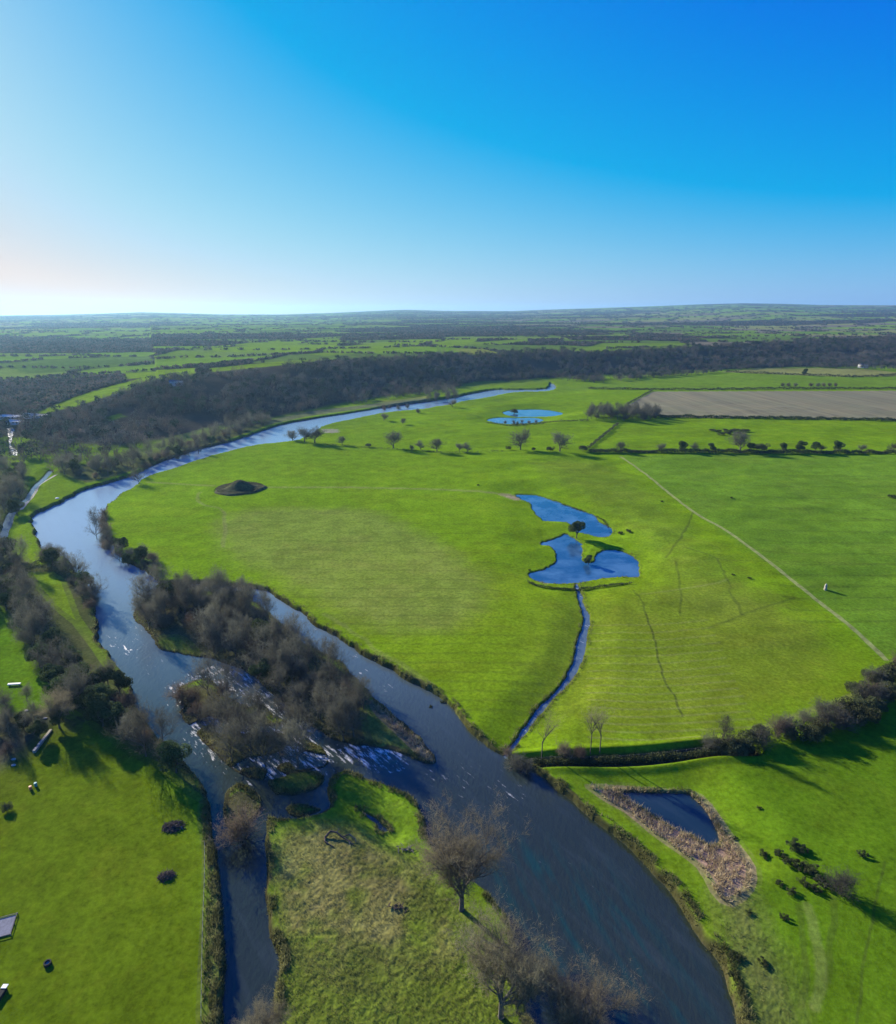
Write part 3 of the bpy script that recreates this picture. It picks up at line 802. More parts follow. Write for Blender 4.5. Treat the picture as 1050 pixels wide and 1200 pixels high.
M_grassblade2 = simple_mat('verge_blades', (.14, .16, .045), .8, .4, .3, 0, trans=.4, c2=(.26, .25, .10))
M_wood = simple_mat('weathered_wood', (.20, .17, .14), .9, .3, 3, 0, .3)
M_dwood = simple_mat('dark_driftwood', (.10, .075, .06), .9, .3, 2, 0, .3)
M_stone = simple_mat('pale_stone', (.36, .33, .27), .85, .25, 1.2, 0, .6)
M_soilm = simple_mat('bare_soil', (.06, .05, .03), .95, .4, .8, 0, .4)

PROT = {}
def proto(key, parts):
    """parts: list of (name, V, F, nper, mat)"""
    PROT[key] = [(n, mesh_from(key + '_' + n, V_, F_, m, n == 'trunk', k_), ) for n, V_, F_, k_, m in parts]
RAW = {}
def mk_bare(key, mat, **kw):
    (tv, tf), (sv, sf) = bare(**kw)
    proto(key, [('trunk', tv, tf, 4, M_bark), ('crown', sv, sf, 3, mat)])
    RAW[key] = (tv, tf, sv, sf)
for i in range(4):   # big near trees
    mk_bare('big%d' % i, M_twig_olive, seed=100 + i, H=18, ntw=24000, tw=(.95, .027), k=6, spread=.62, trunk=.2, nmain=5, r0=.36, levels=4, up=.3)
for i in range(5):   # middle-distance stand trees
    mk_bare('mid%d' % i, M_twig, seed=200 + i, H=11, ntw=4000, tw=(1.0, .040), k=4, spread=.75, trunk=.12, nmain=5, r0=.2, levels=3, leader=.5 if i != 2 else 0, up=.12)
for i in range(4):   # multi-stem willow / alder shrubs
    mk_bare('shrub%d' % i, M_twig_red if i % 2 else M_twig, seed=300 + i, H=6, ntw=3800, tw=(.9, .045), k=4, spread=.9, nmain=5, r0=.12, levels=3, stems=6)
for i in range(3):   # park trees across the meadow
    mk_bare('park%d' % i, M_twig, seed=400 + i, H=17, ntw=3000, tw=(1.7, .13), k=4, spread=.85, trunk=.16, nmain=6, r0=.6, levels=3, leader=.62, up=.05)
for i in range(2):   # slender poplars
    mk_bare('pole%d' % i, M_twig_olive, seed=500 + i, H=15, ntw=1100, tw=(1.1, .022), k=5, spread=.16, trunk=.5, nmain=2, r0=.13, levels=3, asc=.6)
def mk_leafy(key, mat, seed, H, W, n, size, lumps, trunk=True):
    lv, lf = bushy(seed, H, W, n, size, lumps)
    S, T = skeleton(seed, H=H * .8, spread=.8, trunk=.2, nmain=4, r0=.05 * H ** .7, levels=2)
    S[:, :6] *= H * .8 / S[:, 5].max()
    tv, tf = tubes(S, 4)
    proto(key, [('trunk', tv, tf, 4, M_bark), ('crown', lv, lf, 3, mat)])
    RAW[key] = (tv, tf, lv, lf)
for i in range(3): mk_leafy('ivy%d' % i, M_ivy, 600 + i, 9, 6, 5200, .26, 9)
for i in range(3): mk_leafy('bush%d' % i, M_hedge, 700 + i, 4.2, 6.0, 4200, .17, 14)
for i in range(2): mk_leafy('gorse%d' % i, M_gorse, 720 + i, 1.7, 4.6, 3000, .12, 16)

COUNT = 0
def plant(key, px, py, s=1.0, label='', cat='tree', name='bare_tree', group=None, h=None, xy=None, rz=None, mat=None, tilt=0):
    global COUNT; COUNT += 1
    x, y_ = xy if xy is not None else g(px, py)
    z = float(ground_z(x, y_)[0])
    root = empty(name, x, y_, max(z, -.3), label, cat, group, random.uniform(0, 6.28) if rz is None else rz, 1)
    if key.startswith('mid') and not h: root.scale = (s * random.uniform(.8, .95), s * random.uniform(.8, .95), s * random.uniform(1.1, 1.4))
    else: root.scale = (s * random.uniform(.93, 1.08), s * random.uniform(.93, 1.08), s * (h or 1))
    if tilt: root.rotation_euler = (tilt, 0, root.rotation_euler[2])
    for n, me_ in PROT[key]:
        o = link(n, me_, root)
        if mat and n == 'crown': o.material_slots[0].link = 'OBJECT'; o.material_slots[0].material = mat
    return root

def scatter(poly_px, spacing, seed, jitter=.45, avoid_water=True, z=None):
    P = gpoly(poly_px, 1); r = np.random.default_rng(seed)
    x0, y0 = P.min(0); x1, y1 = P.max(0)
    xs, ys = np.meshgrid(np.arange(x0, x1, spacing), np.arange(y0, y1, spacing))
    xs = xs + (np.arange(xs.shape[0]) % 2)[:, None] * spacing / 2
    xs = xs.ravel() + r.uniform(-jitter, jitter, xs.size) * spacing; ys = ys.ravel() + r.uniform(-jitter, jitter, ys.size) * spacing
    m = inside(P, xs, ys); return np.stack([xs[m], ys[m]], 1)
def toward(P, x, y):    # picture position of a ground point (used only for wording and for culling)
    pass
def topx(x, y, z=1.5):
    d = CAMZ - z; a, b = x, y
    # camera axes
    f = b * CP + d * SP; v = d * CP - b * SP
    return 525 + F * a / f, 600 + F * v / f

# ------------------------------------------------------------------ stands of trees, each tree its own object
ORD = ['first', 'second', 'third', 'fourth', 'fifth', 'sixth', 'seventh', 'eighth', 'ninth', 'tenth', 'eleventh', 'twelfth', 'thirteenth', 'fourteenth', 'fifteenth', 'sixteenth']
BAND = ['front', 'second', 'third', 'fourth', 'fifth', 'sixth', 'seventh', 'eighth', 'ninth', 'tenth', 'eleventh', 'twelfth']
KIND = {'mid': ('bare_tree', 'tree', 'bare grey tree', .85), 'shrub': ('willow_shrub', 'shrub', 'bare willow shrub', .9),
        'ivy': ('ivy_clad_tree', 'tree', 'dark ivy-clad tree', .8), 'bush': ('bush', 'bush', 'dark leafy bush', .8), 'gorse': ('gorse_bush', 'bush', 'dark gorse bush', .8),
        'park': ('bare_tree', 'tree', 'bare spreading tree', .8), 'far': ('bare_tree', 'tree', 'bare tree', .8)}
NV = {'mid': 5, 'shrub': 4, 'ivy': 3, 'bush': 3, 'gorse': 2, 'park': 3, 'big': 4, 'far': 2}
def stand(pts, mixk, region, group, smin=.8, smax=1.15, seed=1, onland=None, perrow=12):
    r = random.Random(seed)
    pr = sorted([(topx(x, y) + (x, y)) for x, y in pts], key=lambda q: -q[1])
    pr = [q for q in pr if -25 < q[0] < 1075 and q[1] < 1235]
    nrow = max(1, round(len(pr) / perrow)); per = math.ceil(len(pr) / nrow) if pr else 1
    for b in range(nrow):
        rw = sorted(pr[b * per:(b + 1) * per])
        for k, (px, py, x, y) in enumerate(rw):
            kd = r.choices([m_[0] for m_ in mixk], [m_[1] for m_ in mixk])[0]
            nm, cat, ds, _ = KIND[kd]
            lab = '%s, %s from left in %s row of %s' % (ds, ORD[min(k, 15)], BAND[min(b, 11)], region)
            plant(kd + str(r.randrange(NV[kd])), 0, 0, r.uniform(smin, smax), lab, cat, nm, group, xy=(x, y), rz=r.uniform(0, 6.28))
def dryonly(pts, lo=.3):
    return np.array([p for p in pts if ground_z(p[0], p[1])[0] > lo - .6])

LB1 = [(-14, 648), (20, 654), (30, 680), (36, 716), (56, 738), (76, 762), (96, 784), (116, 800), (150, 806), (166, 832), (200, 872), (232, 904), (249, 938), (252, 962), (238, 940), (190, 898), (150, 874),
       (112, 846), (84, 846), (66, 822), (40, 775), (12, 722), (-14, 706)]
stand(scatter(LB1, 5.5, 11), [('mid', 5), ('ivy', 3), ('shrub', 3)], 'the left bank wood', 'trees of the left bank wood', .8, 1.2, 3)
LB2 = [(50, 650), (72, 656), (100, 680), (118, 704), (116, 740), (106, 726), (95, 700), (75, 674), (52, 663)]
stand(scatter(LB2, 5.5, 12), [('shrub', 4), ('mid', 2), ('ivy', .6)], 'the inner bank thicket', 'shrubs along the left river bank', .8, 1.1, 4)
stand(scatter([(-14, 842), (30, 838), (62, 842), (78, 850), (60, 862), (38, 878), (-14, 915)], 5.2, 13), [('mid', 3), ('shrub', 3), ('ivy', 1)], 'the field corner thicket', 'trees at the corner of the left field', .55, .8, 5)
stand(scatter([(-14, 818), (20, 815), (40, 826), (30, 838), (-14, 838)], 4.6, 14), [('mid', 3), ('shrub', 1)], 'the upper corner thicket', 'trees at the corner of the left field', .5, .7, 6)
stand(dryonly(scatter([(160, 705), (185, 694), (240, 690), (300, 706), (345, 748), (385, 775), (415, 800), (430, 822), (428, 862), (400, 868), (350, 842), (318, 812), (287, 786), (250, 770), (238, 752), (210, 738), (165, 735)], 5.6, 15)),
      [('mid', 6), ('shrub', 4), ('ivy', .6)], 'the long wooded island', 'trees on the long river island', .8, 1.25, 7)
stand(scatter([(206, 812), (222, 802), (246, 800), (290, 832), (335, 850), (375, 884), (350, 902), (300, 912), (270, 898), (224, 856)], 6.2, 16),
      [('mid', 5), ('shrub', 3), ('ivy', .4)], 'the flooded middle island', 'trees on the flooded middle island', .85, 1.3, 8)
stand(scatter([(-16, 550), (34, 552), (30, 580), (10, 598), (0, 640), (-16, 645)], 11, 17), [('mid', 5), ('ivy', 1)], 'the towpath wood', 'trees left of the towpath', .9, 1.2, 9)
stand(scatter([(66, 553), (100, 566), (135, 558), (165, 549), (200, 541), (240, 527), (275, 512), (318, 497), (312, 494), (270, 502), (230, 516), (180, 531), (140, 541), (100, 545), (75, 545)], 9.5, 18),
      [('mid', 5), ('shrub', 2), ('ivy', .5)], 'the far bank belt', 'trees along the far river bank', .8, 1.2, 10)
stand(scatter([(686, 492), (775, 493), (774, 487), (740, 485), (690, 486)], 7.5, 19), [('mid', 3), ('shrub', 1)], 'the meadow copse', 'trees of the copse by the ploughed field', 1.0, 1.25, 11)
stand(scatter([(497, 470), (530, 468), (540, 464), (532, 460), (500, 464)], 14, 20), [('mid', 2), ('shrub', 1)], 'the far river clump', 'trees in the clump by the far river', 1.0, 1.3, 12)
stand(scatter([(448, 479), (480, 477), (484, 473), (450, 474)], 12, 21), [('shrub', 1)], 'the low far bank scrub', 'shrubs by the far river', .7, 1.0, 13)
stand(scatter([(118, 606), (124, 603), (132, 640), (142, 655), (134, 655), (122, 640)], 5.5, 22), [('shrub', 3), ('mid', 1)], 'the overhanging bank shrubs', 'shrubs leaning over the river bend', .8, 1.1, 14)
stand(scatter([(138, 650), (150, 642), (175, 650), (192, 662), (182, 672), (160, 668), (145, 660)], 5.5, 23), [('shrub', 4), ('ivy', 1)], 'the bend thicket', 'shrubs in the thicket at the river bend', .7, 1.0, 15)

hb_pts = []
P_h = gl([(846, 879), (870, 876), (890, 870), (915, 862), (945, 856), (975, 846), (1000, 834), (1022, 818), (1045, 800), (1070, 780)], 6)
Lh = np.concatenate([[0], np.cumsum(np.linalg.norm(np.diff(P_h, axis=0), axis=1))])
for k, t in enumerate(np.arange(0, Lh[-1], 2.7)):
    w_ = min(1, t / 25) * 4.5
    hb_pts.append([np.interp(t, Lh, P_h[:, 0]) + rng.normal(0, w_ * .3), np.interp(t, Lh, P_h[:, 1]) + rng.normal(0, w_ * .45)])
    if t > 25: hb_pts.append([np.interp(t, Lh, P_h[:, 0]) + rng.normal(2, w_ * .3), np.interp(t, Lh, P_h[:, 1]) + rng.uniform(-1, 1) * w_])
stand(hb_pts, [('bush', 4), ('shrub', 4), ('ivy', .4)], 'the thick right hedge', 'bushes of the thick hedge at the right', .75, 1.2, 16, perrow=14)

T = lambda *a, **k: plant(*a, **k)
T('big0', 541, 1066, 1.32, 'bare tree with forked trunk at the tip of the rough peninsula', h=1.1)
T('big1', 587, 1192, 1.28, 'largest bare tree, leaning trunk at the bottom edge by the river')
T('big3', 680, 1236, 1.12, 'olive bare crown reaching over the dark river at the bottom edge')
T('shrub1', 285, 976, 1.5, 'reddish bare tree alone on the tiny islet in the left channel', 'tree', 'bare_tree')
T('big3', 70, 853, .8, 'big bare tree whose branching shadow falls on the left field corner')
T('big3', 306, 1222, .62, 'small bare tree at the bottom end of the left channel')
T('mid1', 113, 628, 1.25, 'bare tree standing out over the river bend with a mirrored crown')
T('mid2', 163, 566, 1.05, 'lone bare tree on the tip of the far bank, opposite the belt')
T('pole0', 635, 884, 1.08, 'slender poplar nearest the stream mouth', 'tree', 'poplar_tree', 'slender poplars along the ditch')
T('pole1', 692, 881, 1.1, 'slender poplar left of the close pair by the ditch', 'tree', 'poplar_tree', 'slender poplars along the ditch')
T('pole0', 703, 880, 1.12, 'slender poplar right of the close pair by the ditch', 'tree', 'poplar_tree', 'slender poplars along the ditch')
T('shrub0', 604, 893, .85, 'dark shrub over the stream mouth at the river edge', 'shrub', 'willow_shrub')
T('shrub2', 617, 899, .75, 'dark shrub on the river bank just right of the stream mouth', 'shrub', 'willow_shrub')
T('shrub1', 596, 882, .55, 'small shrub at the left lip of the stream mouth', 'shrub', 'willow_shrub')
T('shrub1', 662, 884, .8, 'reddish shrub on the ditch between the poplars', 'shrub', 'willow_shrub')
T('shrub3', 680, 884, .7, 'grey shrub on the ditch touching the poplar pair', 'shrub', 'willow_shrub')
T('mid3', 846, 873, .75, 'small crooked bare tree at the start of the thick hedge')
T('shrub2', 832, 874, .85, 'thin grey shrub left of the crooked tree by the ditch', 'shrub', 'willow_shrub')
T('shrub0', 983, 1045, .98, 'round grey bush casting a long shadow in the right pasture', 'bush', 'round_bush', h=1.05)
T('ivy0', 676, 624, 1.1, 'dark dense tree on the neck between the meadow ponds')
T('ivy1', 690, 655, .62, 'smaller dark tree on the islet in the lower meadow pond')
T('park0', 343, 516, .72, 'leftmost bare tree of the trio at the river end of the meadow row')
T('park1', 357, 518, .9, 'middle bare tree of the trio at the river end of the meadow row')
T('park2', 369, 519, .95, 'rightmost and tallest bare tree of the trio by the river')
T('park0', 401, 521, .52, 'small bare tree just right of the trio in the meadow row')
T('park1', 461, 525, 1.0, 'tall bare tree in the left half of the meadow row')
T('shrub0', 483, 527, .8, 'low shrub right of the tall tree in the meadow row', 'shrub', 'willow_shrub')
T('park2', 493, 527, .5, 'small bare tree beside the wide tree in the meadow row')
T('park0', 512, 529, .8, 'wide bare tree with flat crown in the middle of the meadow row', h=.95)
T('park1', 538, 529, .48, 'left one of two small trees in the middle of the meadow row')
T('park2', 548, 530, .52, 'right one of two small trees in the middle of the meadow row')
T('bush0', 432, 524, .8, 'low dark bush right of the small tree in the meadow row', 'bush', 'bush')
T('park2', 610, 527, 1.12, 'big lone bare tree below the round pond in the meadow row')
T('bush1', 596, 527, .7, 'low bush left of the big tree below the round pond', 'bush', 'bush')
T('bush2', 625, 528, .6, 'low bush right of the big tree below the round pond', 'bush', 'bush')
T('park1', 656, 529, 1.05, 'tall narrow bare tree right of the big one in the meadow row', h=1.05)
T('bush1', 645, 529, .9, 'bush at the foot of the tall narrow tree in the meadow row', 'bush', 'bush')
T('bush2', 683, 529, 1.15, 'dark bush at the left end of the meadow hedge', 'bush', 'bush')
HD = [(727, 10, 'park0', 'bare tree'), (775, 8, 'park1', 'small bare tree'), (800, 9.5, 'ivy2', 'dark round tree'), (815, 8, 'park2', 'thin bare tree'), (833, 8, 'ivy1', 'small dark tree'),
      (867, 19, 'park0', 'tall spreading bare tree'), (880, 8, 'ivy0', 'squat dark tree'), (893, 7, 'bush1', 'low dark bush'), (918, 8, 'ivy2', 'small dark tree'), (938, 10, 'ivy1', 'round dark tree'),
      (955, 9, 'ivy0', 'round dark tree'), (962, 7, 'park2', 'little bare tree'), (982, 9.5, 'ivy2', 'round dark tree'), (1010, 7, 'park1', 'little bare tree'), (1046, 9, 'park2', 'bare tree')]
for k, (px, hh, kk, ds) in enumerate(HD):
    base = {'p': 17., 'i': 9., 'b': 4.5}[kk[0]]
    T(kk, px, 529.5, hh / base, '%s, %s from left in the long hedge across the meadow' % (ds, ORD[k]), 'tree' if kk[0] != 'b' else 'bush', 'hedgerow_tree' if kk[0] != 'b' else 'bush', 'trees in the meadow hedge')
T('bush0', 603, 481, 1.4, 'dark bush on the upper rim of the round pond', 'bush', 'bush')
for k, (px, py) in enumerate([(592, 493), (602, 492), (612, 491.5), (620, 493.5), (606, 495.5), (628, 492)]):
    T('shrub%d' % (k % 4), px, py, .65, 'shrub in the flooded pond, %s from the left' % ORD[[0, 1, 3, 4, 2, 5][k]], 'shrub', 'willow_shrub', 'shrubs standing in the flooded pond')
T('park1', 450, 493, .55, 'small tree by the far river, left of the gravelly pool'); T('park0', 472, 497, .42, 'tiny lone tree in the far meadow near the river')
T('park2', 530, 477, .6, 'small tree on the near bank of the far river reach'); T('shrub0', 490, 484, 1.0, 'shrub on the near bank of the far river reach', 'shrub', 'willow_shrub')
T('ivy1', 943, 440, 1.5, 'lone dark tree in the hedge of the pale far field')
T('ivy2', 20, 602, 1.1, 'dark tree beside the towpath at the left meadow')
T('mid0', 222, 682, .45, 'little bare sapling on the meadow edge above the island')
T('mid4', 280, 690, .7, 'bare tree on the meadow bank at the head of the right channel')
T('shrub1', 292, 692, .95, 'grey shrub on the meadow bank at the head of the right channel', 'shrub', 'willow_shrub')
T('bush0', 8, 950, .42, 'small dark bush with a short stem near the left field edge', 'bush', 'bush')
GO = [(895, 999), (912, 1001), (930, 992), (940, 998), (925, 1012), (938, 1016), (952, 1024), (962, 1034), (944, 1038), (956, 1044), (928, 1046), (912, 1036)]
for k, (px, py) in enumerate(GO):
    T('gorse%d' % (k % 2), px, py, [.55, .6, .8, .7, .7, .75, .85, .7, .6, .55, .5, .4][k], 'low dark gorse bush, %s down the patch by the round bush' % ORD[k], 'bush', 'gorse_bush', 'gorse patch in the right pasture')
for px, py, s, lb in [(858, 1121, .45, 'upper left of the small dark bushes by the lower right river bank'), (866, 1124, .4, 'bush just right of the upper left one by the lower right bank'), (894, 1128, .45, 'small dark bush furthest right in the damp strip'), (858, 1142, .4, 'lowest small dark bush in the damp strip by the river'),
                      (920, 1077, .42, 'small dark bush alone below the gorse patch'), (878, 1070, .35, 'tiny dark bush below the reeds'), (1012, 1003, .55, 'flat dark bush right of the gorse near the picture edge'), (890, 946, .28, 'tiny bush alone above the gorse in the right pasture'), (863, 975, .3, 'tiny bush touching the right side of the reed bed')]:
    T('gorse%d' % (COUNT % 2), px, py, s, lb, 'bush', 'gorse_bush')
for px, py, s, lb in [(857, 584, .5, 'tiny dark bush on the track side of the right meadow'), (776, 588, .45, 'tiny dark bush right of the upper meadow pond'), (737, 618, .8, 'dark flat bush at the right shore of the upper meadow pond'), (728, 619, .7, 'dark flat bush on the spit of the upper meadow pond'),
                      (878, 678, .4, 'left one of two dark dots in the turf of the meadow'), (859, 674, .35, 'right one of two dark dots in the turf of the meadow'), (1046, 584, 1.3, 'dark scrub at the right edge of the meadow'), (621, 665, .35, 'tiny bush left of the lower meadow pond'),
                      (560, 569, .5, 'flat dark scrub strip in the middle of the meadow'), (520, 817, .45, 'dark bush on the right channel bank under the meadow'), (505, 822, .35, 'smaller dark bush on the right channel bank')]:
    T('gorse%d' % (COUNT % 2), px, py, s, lb, 'bush', 'gorse_bush')
T('bush1', 845, 510, 1.0, 'left end bush of the dark scrub island behind the meadow hedge', 'bush', 'bush', 'scrub island bushes', h=.6)
for k, px in enumerate((853, 860, 867, 874)):
    T('bush%d' % (k % 3), px, 509 - (k % 2) * 3, 1.1, '%s bush from the right end of the dark scrub island' % ORD[3 - k], 'bush', 'bush', 'scrub island bushes', h=.6)
for k, px in enumerate((835, 841, 849, 857, 864, 871)):
    T('bush%d' % (k % 3), px, 505 + (k % 2), 1.0, 'back bush of the dark scrub island, %s from left' % ORD[k], 'bush', 'bush', 'scrub island bushes', h=.5)
for k, px in enumerate((917, 924, 932, 950, 958, 965, 972, 979)):
    T('shrub%d' % (k % 4), px, 453, 1.25, '%s shrub from the left in the scrub patch above the ploughed field' % ORD[k], 'shrub', 'willow_shrub', 'scrub patch above the ploughed field', h=.9)

# ------------------------------------------------------------------ hedges
def hedge(pts, h, w, n, label, mat=M_hedge, size=.35, name='hedge', group=None, gap=.0, seed=1, cat='hedge'):
    P = gl(pts, 4); L = np.concatenate([[0], np.cumsum(np.linalg.norm(np.diff(P, axis=0), axis=1))])
    r = np.random.default_rng(seed); t = r.uniform(0, L[-1], n)
    lump = vnoise(t / (h * 1.6), t * 0 + seed, 5)
    keep_ = lump > gap; t = t[keep_]; lump = lump[keep_]; n = len(t)
    hh = h * (.55 + .7 * lump)
    x = np.interp(t, L, P[:, 0]) + r.normal(0, w * .3, n); y = np.interp(t, L, P[:, 1]) + r.normal(0, w * .3, n)
    z = ground_z(x, y) + hh * r.uniform(0, 1, n) ** .7
    V_, F_ = leaves(np.stack([x, y, z], 1), size * r.uniform(.5, 1.3, n), r)
    o = link(name, mesh_from(name, V_, F_, mat)); return tag(o, label, cat, group)
hedge([(690, 530), (760, 530.5), (850, 531), (950, 531.5), (1060, 532)], 3.0, 2.5, 16000, 'long dark hedge running across the right meadow under its trees', size=.5)
hedge([(690, 456), (800, 457), (920, 456), (1100, 456)], 3, 4, 7000, 'thin hedge along the top of the ploughed field', size=.8, seed=2)
hedge([(772, 489), (850, 490), (1000, 492.5), (1100, 494)], 3, 3, 7000, 'thin hedge along the bottom of the ploughed field', size=.8, seed=3)
hedge([(764, 458), (735, 474)], 2, 2, 1200, 'low hedge up the slanting left side of the ploughed field', size=.6, seed=14)
hedge([(689, 526), (706, 512), (724, 497)], 2.2, 2, 2600, 'straight hedge slanting from the meadow row up to the copse', size=.45, seed=4)
hedge([(600, 498), (640, 494.5), (690, 493)], 1.6, 2, 1800, 'low dark hedge between the round pond and the copse', size=.4, seed=5)
hedge([(850, 436), (890, 438), (950, 440), (1000, 442), (1060, 440)], 4, 4, 3000, 'hedge along the lower edge of the pale far field', size=1., seed=6)
hedge([(380, 521), (450, 526), (530, 531), (590, 529)], 1.2, 1.5, 1600, 'sparse low bank growth under the meadow row trees', size=.35, gap=.45, seed=7)
hedge([(618, 679), (640, 686), (680, 686), (740, 680)], 1.0, 1.2, 2600, 'dark rushy rim along the lower shore of the meadow pond', M_gorse, .25, 'rush_rim', seed=8, cat='rushes')
hedge([(604, 579), (640, 581), (700, 601), (716, 617)], .7, 1.0, 1500, 'dark rushy rim along the upper shore of the meadow pond', M_gorse, .25, 'rush_rim', seed=9, cat='rushes')
hedge([(571, 495), (600, 499), (637, 496)], 1.4, 2.0, 900, 'dark rim round the lower shore of the flooded pond', M_gorse, .4, 'rush_rim', seed=10, cat='rushes')
hedge([(625, 889), (700, 888), (760, 884), (845, 879)], 1.6, 1.6, 9000, 'dark brambly growth filling the ditch below the poplars', M_gorse, .22, 'ditch_brambles', seed=11, cat='brambles')
hedge([(50, 660), (20, 668), (60, 668), (72, 672)], 2.5, 2, 1800, 'short dark hedge between the two small left meadows', seed=12, size=.3)

# ------------------------------------------------------------------ stuff: woods, far hedgerow trees, reeds, rough grass
def lowtree(seed, H, W, n, L, w, trunk=True):
    r = np.random.default_rng(seed)
    d = rand_unit(n, r); d[:, 2] = np.abs(d[:, 2]) * .9 + .1
    p = d * r.uniform(.2, 1, n)[:, None] ** .6 * [W / 2, W / 2, H * .62] + [0, 0, H * .3]
    dd_ = d + rand_unit(n, r) * .8 + [0, 0, .3]; dd_ /= np.linalg.norm(dd_, axis=1)[:, None]
    V_, F_ = slivers(p, dd_, L * r.uniform(.5, 1.3, n), w * r.uniform(.6, 1.4, n), r)
    if trunk:
        k = 3; a = rand_unit(k, r); a[:, 2] = 2; a /= np.linalg.norm(a, axis=1)[:, None]
        V3, F3 = slivers(np.zeros((k, 3)), a, np.full(k, H * .8), np.full(k, .5), r)
        F_ = np.vstack([F_, F3 + len(V_)]); V_ = np.vstack([V_, V3])
    return V_, F_
def forest(name, xy, zs, protos, smin, smax, mats, label, seed=3, sc=None):
    r = np.random.default_rng(seed); n = len(xy)
    which = r.integers(0, len(protos), n); s = r.uniform(smin, smax, n) if sc is None else sc * r.uniform(smin, smax, n); a = r.uniform(0, 6.28, n)
    VV, FF, MI = [], [], []; off = 0
    for k, (pv, pf) in enumerate(protos):
        i = np.nonzero(which == k)[0]
        if not len(i): continue
        ca, sa = np.cos(a[i]), np.sin(a[i])
        X = (pv[None, :, 0] * ca[:, None] - pv[None, :, 1] * sa[:, None]) * s[i, None] + xy[i, 0, None]
        Y = (pv[None, :, 0] * sa[:, None] + pv[None, :, 1] * ca[:, None]) * s[i, None] + xy[i, 1, None]
        Z = pv[None, :, 2] * s[i, None] * r.uniform(.8, 1.15, len(i))[:, None] + zs[i, None]
        VV.append(np.stack([X, Y, Z], -1).reshape(-1, 3))
        FF.append((pf[None] + (np.arange(len(i)) * len(pv))[:, None, None] + off).reshape(-1, 3)); off += len(i) * len(pv)
        MI.append(np.full(len(i) * len(pf), k % len(mats)))
    me_ = mesh_from(name, np.vstack(VV), np.vstack(FF), mats[0])
    for m_ in mats[1:]: me_.materials.append(m_)
    me_.polygons.foreach_set('material_index', np.concatenate(MI).astype(np.int32))
    return tag(link(name, me_), label, kind='stuff')

r = np.random.default_rng(99)
BELT = gpoly([(-120, 492), (0, 492), (60, 488), (130, 503), (230, 497), (330, 480), (450, 463), (560, 452), (700, 443), (860, 435), (1120, 433), (1120, 436), (990, 430), (880, 431), (842, 437), (700, 449), (650, 446),
              (560, 452), (500, 463), (440, 470), (330, 482), (250, 498), (200, 510), (150, 528), (105, 541), (60, 552), (-120, 560)], 1)
HOLE = gpoly([(115, 541), (150, 530), (200, 512), (250, 500), (300, 494), (305, 497), (255, 507), (205, 524), (165, 535), (140, 542)], 1)
WM = WOODMASK.reshape(nr, na)
def lookup(G_, x, y):
    i = np.clip(np.searchsorted(rad, np.hypot(x, y)), 0, nr - 1); j = np.clip(np.searchsorted(azs, np.arctan2(x, y)), 0, na - 1)
    return G_[i, j]
# mid-distance woods, evenly dense per area
xs = r.uniform(-1500, 2100, 230000); ys = r.uniform(280, 2600, 230000)
aa = np.arctan2(xs, ys); rr_ = np.hypot(xs, ys)
rf = np.interp(aa, AZ, RF); rc = np.interp(aa, AZ, RC)
ok = (np.abs(aa) < .72) & (rr_ < rc * 1.03)
ok &= ((lookup(WM, xs, ys) > .35) & (rr_ > rf)) | (inside(BELT, xs, ys) & (fbm(xs / 30, ys / 30, 121, 2) > .30))
for P in CLEAR: ok &= ~inside(P, xs, ys)
ok &= ~inside(W_RIVER, xs, ys); ok &= ~inside(HOLE, xs, ys)
ok &= ~((rr_ > rf) & (fbm(xs / 45 + 9, ys / 30, 131, 2) > .66))
ok &= inside(gpoly([(0, 486), (40, 487), (30, 510), (22, 540), (0, 545)], 1), xs, ys) * (r.uniform(0, 1, len(xs)) > .3) == 0
W1 = np.stack([xs[ok], ys[ok]], 1)
print('wood trees', len(W1))
W1 = W1[:11000]
pro = [lowtree(i, 12 - (i % 3) * 1.5, 9, 95, 2.4, .24) for i in range(6)]
pro2 = []
for i in range(2):
    lv, lf = bushy(800 + i, 11, 8, 110, .95, 6); pro2.append((lv, lf))
M_w1 = simple_mat('wood_twigs', (.10, .10, .082), .9, .45, .015, trans=.2); M_w2 = simple_mat('wood_twigs_red', (.135, .105, .082), .9, .4, .015, trans=.2)
M_w3 = simple_mat('wood_evergreen', (.035, .055, .030), .8, .3, .02, trans=.15)
forest('woodland', W1, ground_z(W1[:, 0], W1[:, 1]) - .3, pro[:4] + [pro2[0]] + pro[4:] + [pro2[1]], .7, 1.15, [M_w1, M_w2, M_w1, M_w2, M_w3], 'grey-brown bare woodland covering the slope beyond the river', 5)
# far hedgerow trees and woods
nn_ = 420000
aa = r.uniform(-.70, .70, nn_); rr_ = np.exp(r.uniform(math.log(700), math.log(9500), nn_))
xs = rr_ * np.sin(aa); ys = rr_ * np.cos(aa); rc = np.interp(aa, AZ, RC)
wmv = lookup(WM, xs, ys)
ok = (rr_ > rc * .98) & (wmv > .5) & (r.uniform(0, 1, nn_) < np.where(wmv > .9, .5, 1))
keep_h = np.zeros(len(xs), bool)
for P in CLEAR:
    keep_h |= inside(P, xs, ys)
ed_ = lookup(EDGE.reshape(nr, na), xs, ys) > .5
ok = np.where(keep_h, ed_ & (rr_ > rc * 1.02) & (r.uniform(0, 1, nn_) < .8), ok)
W2 = np.stack([xs[ok], ys[ok]], 1)[:100000]; print('far trees', ok.sum())
pr3 = []
for i in range(6):
    lv, lf = bushy(820 + i, 5.5, 8, 11, 2.1, 5); pr3.append((lv, lf))
d_ = np.hypot(W2[:, 0], W2[:, 1])
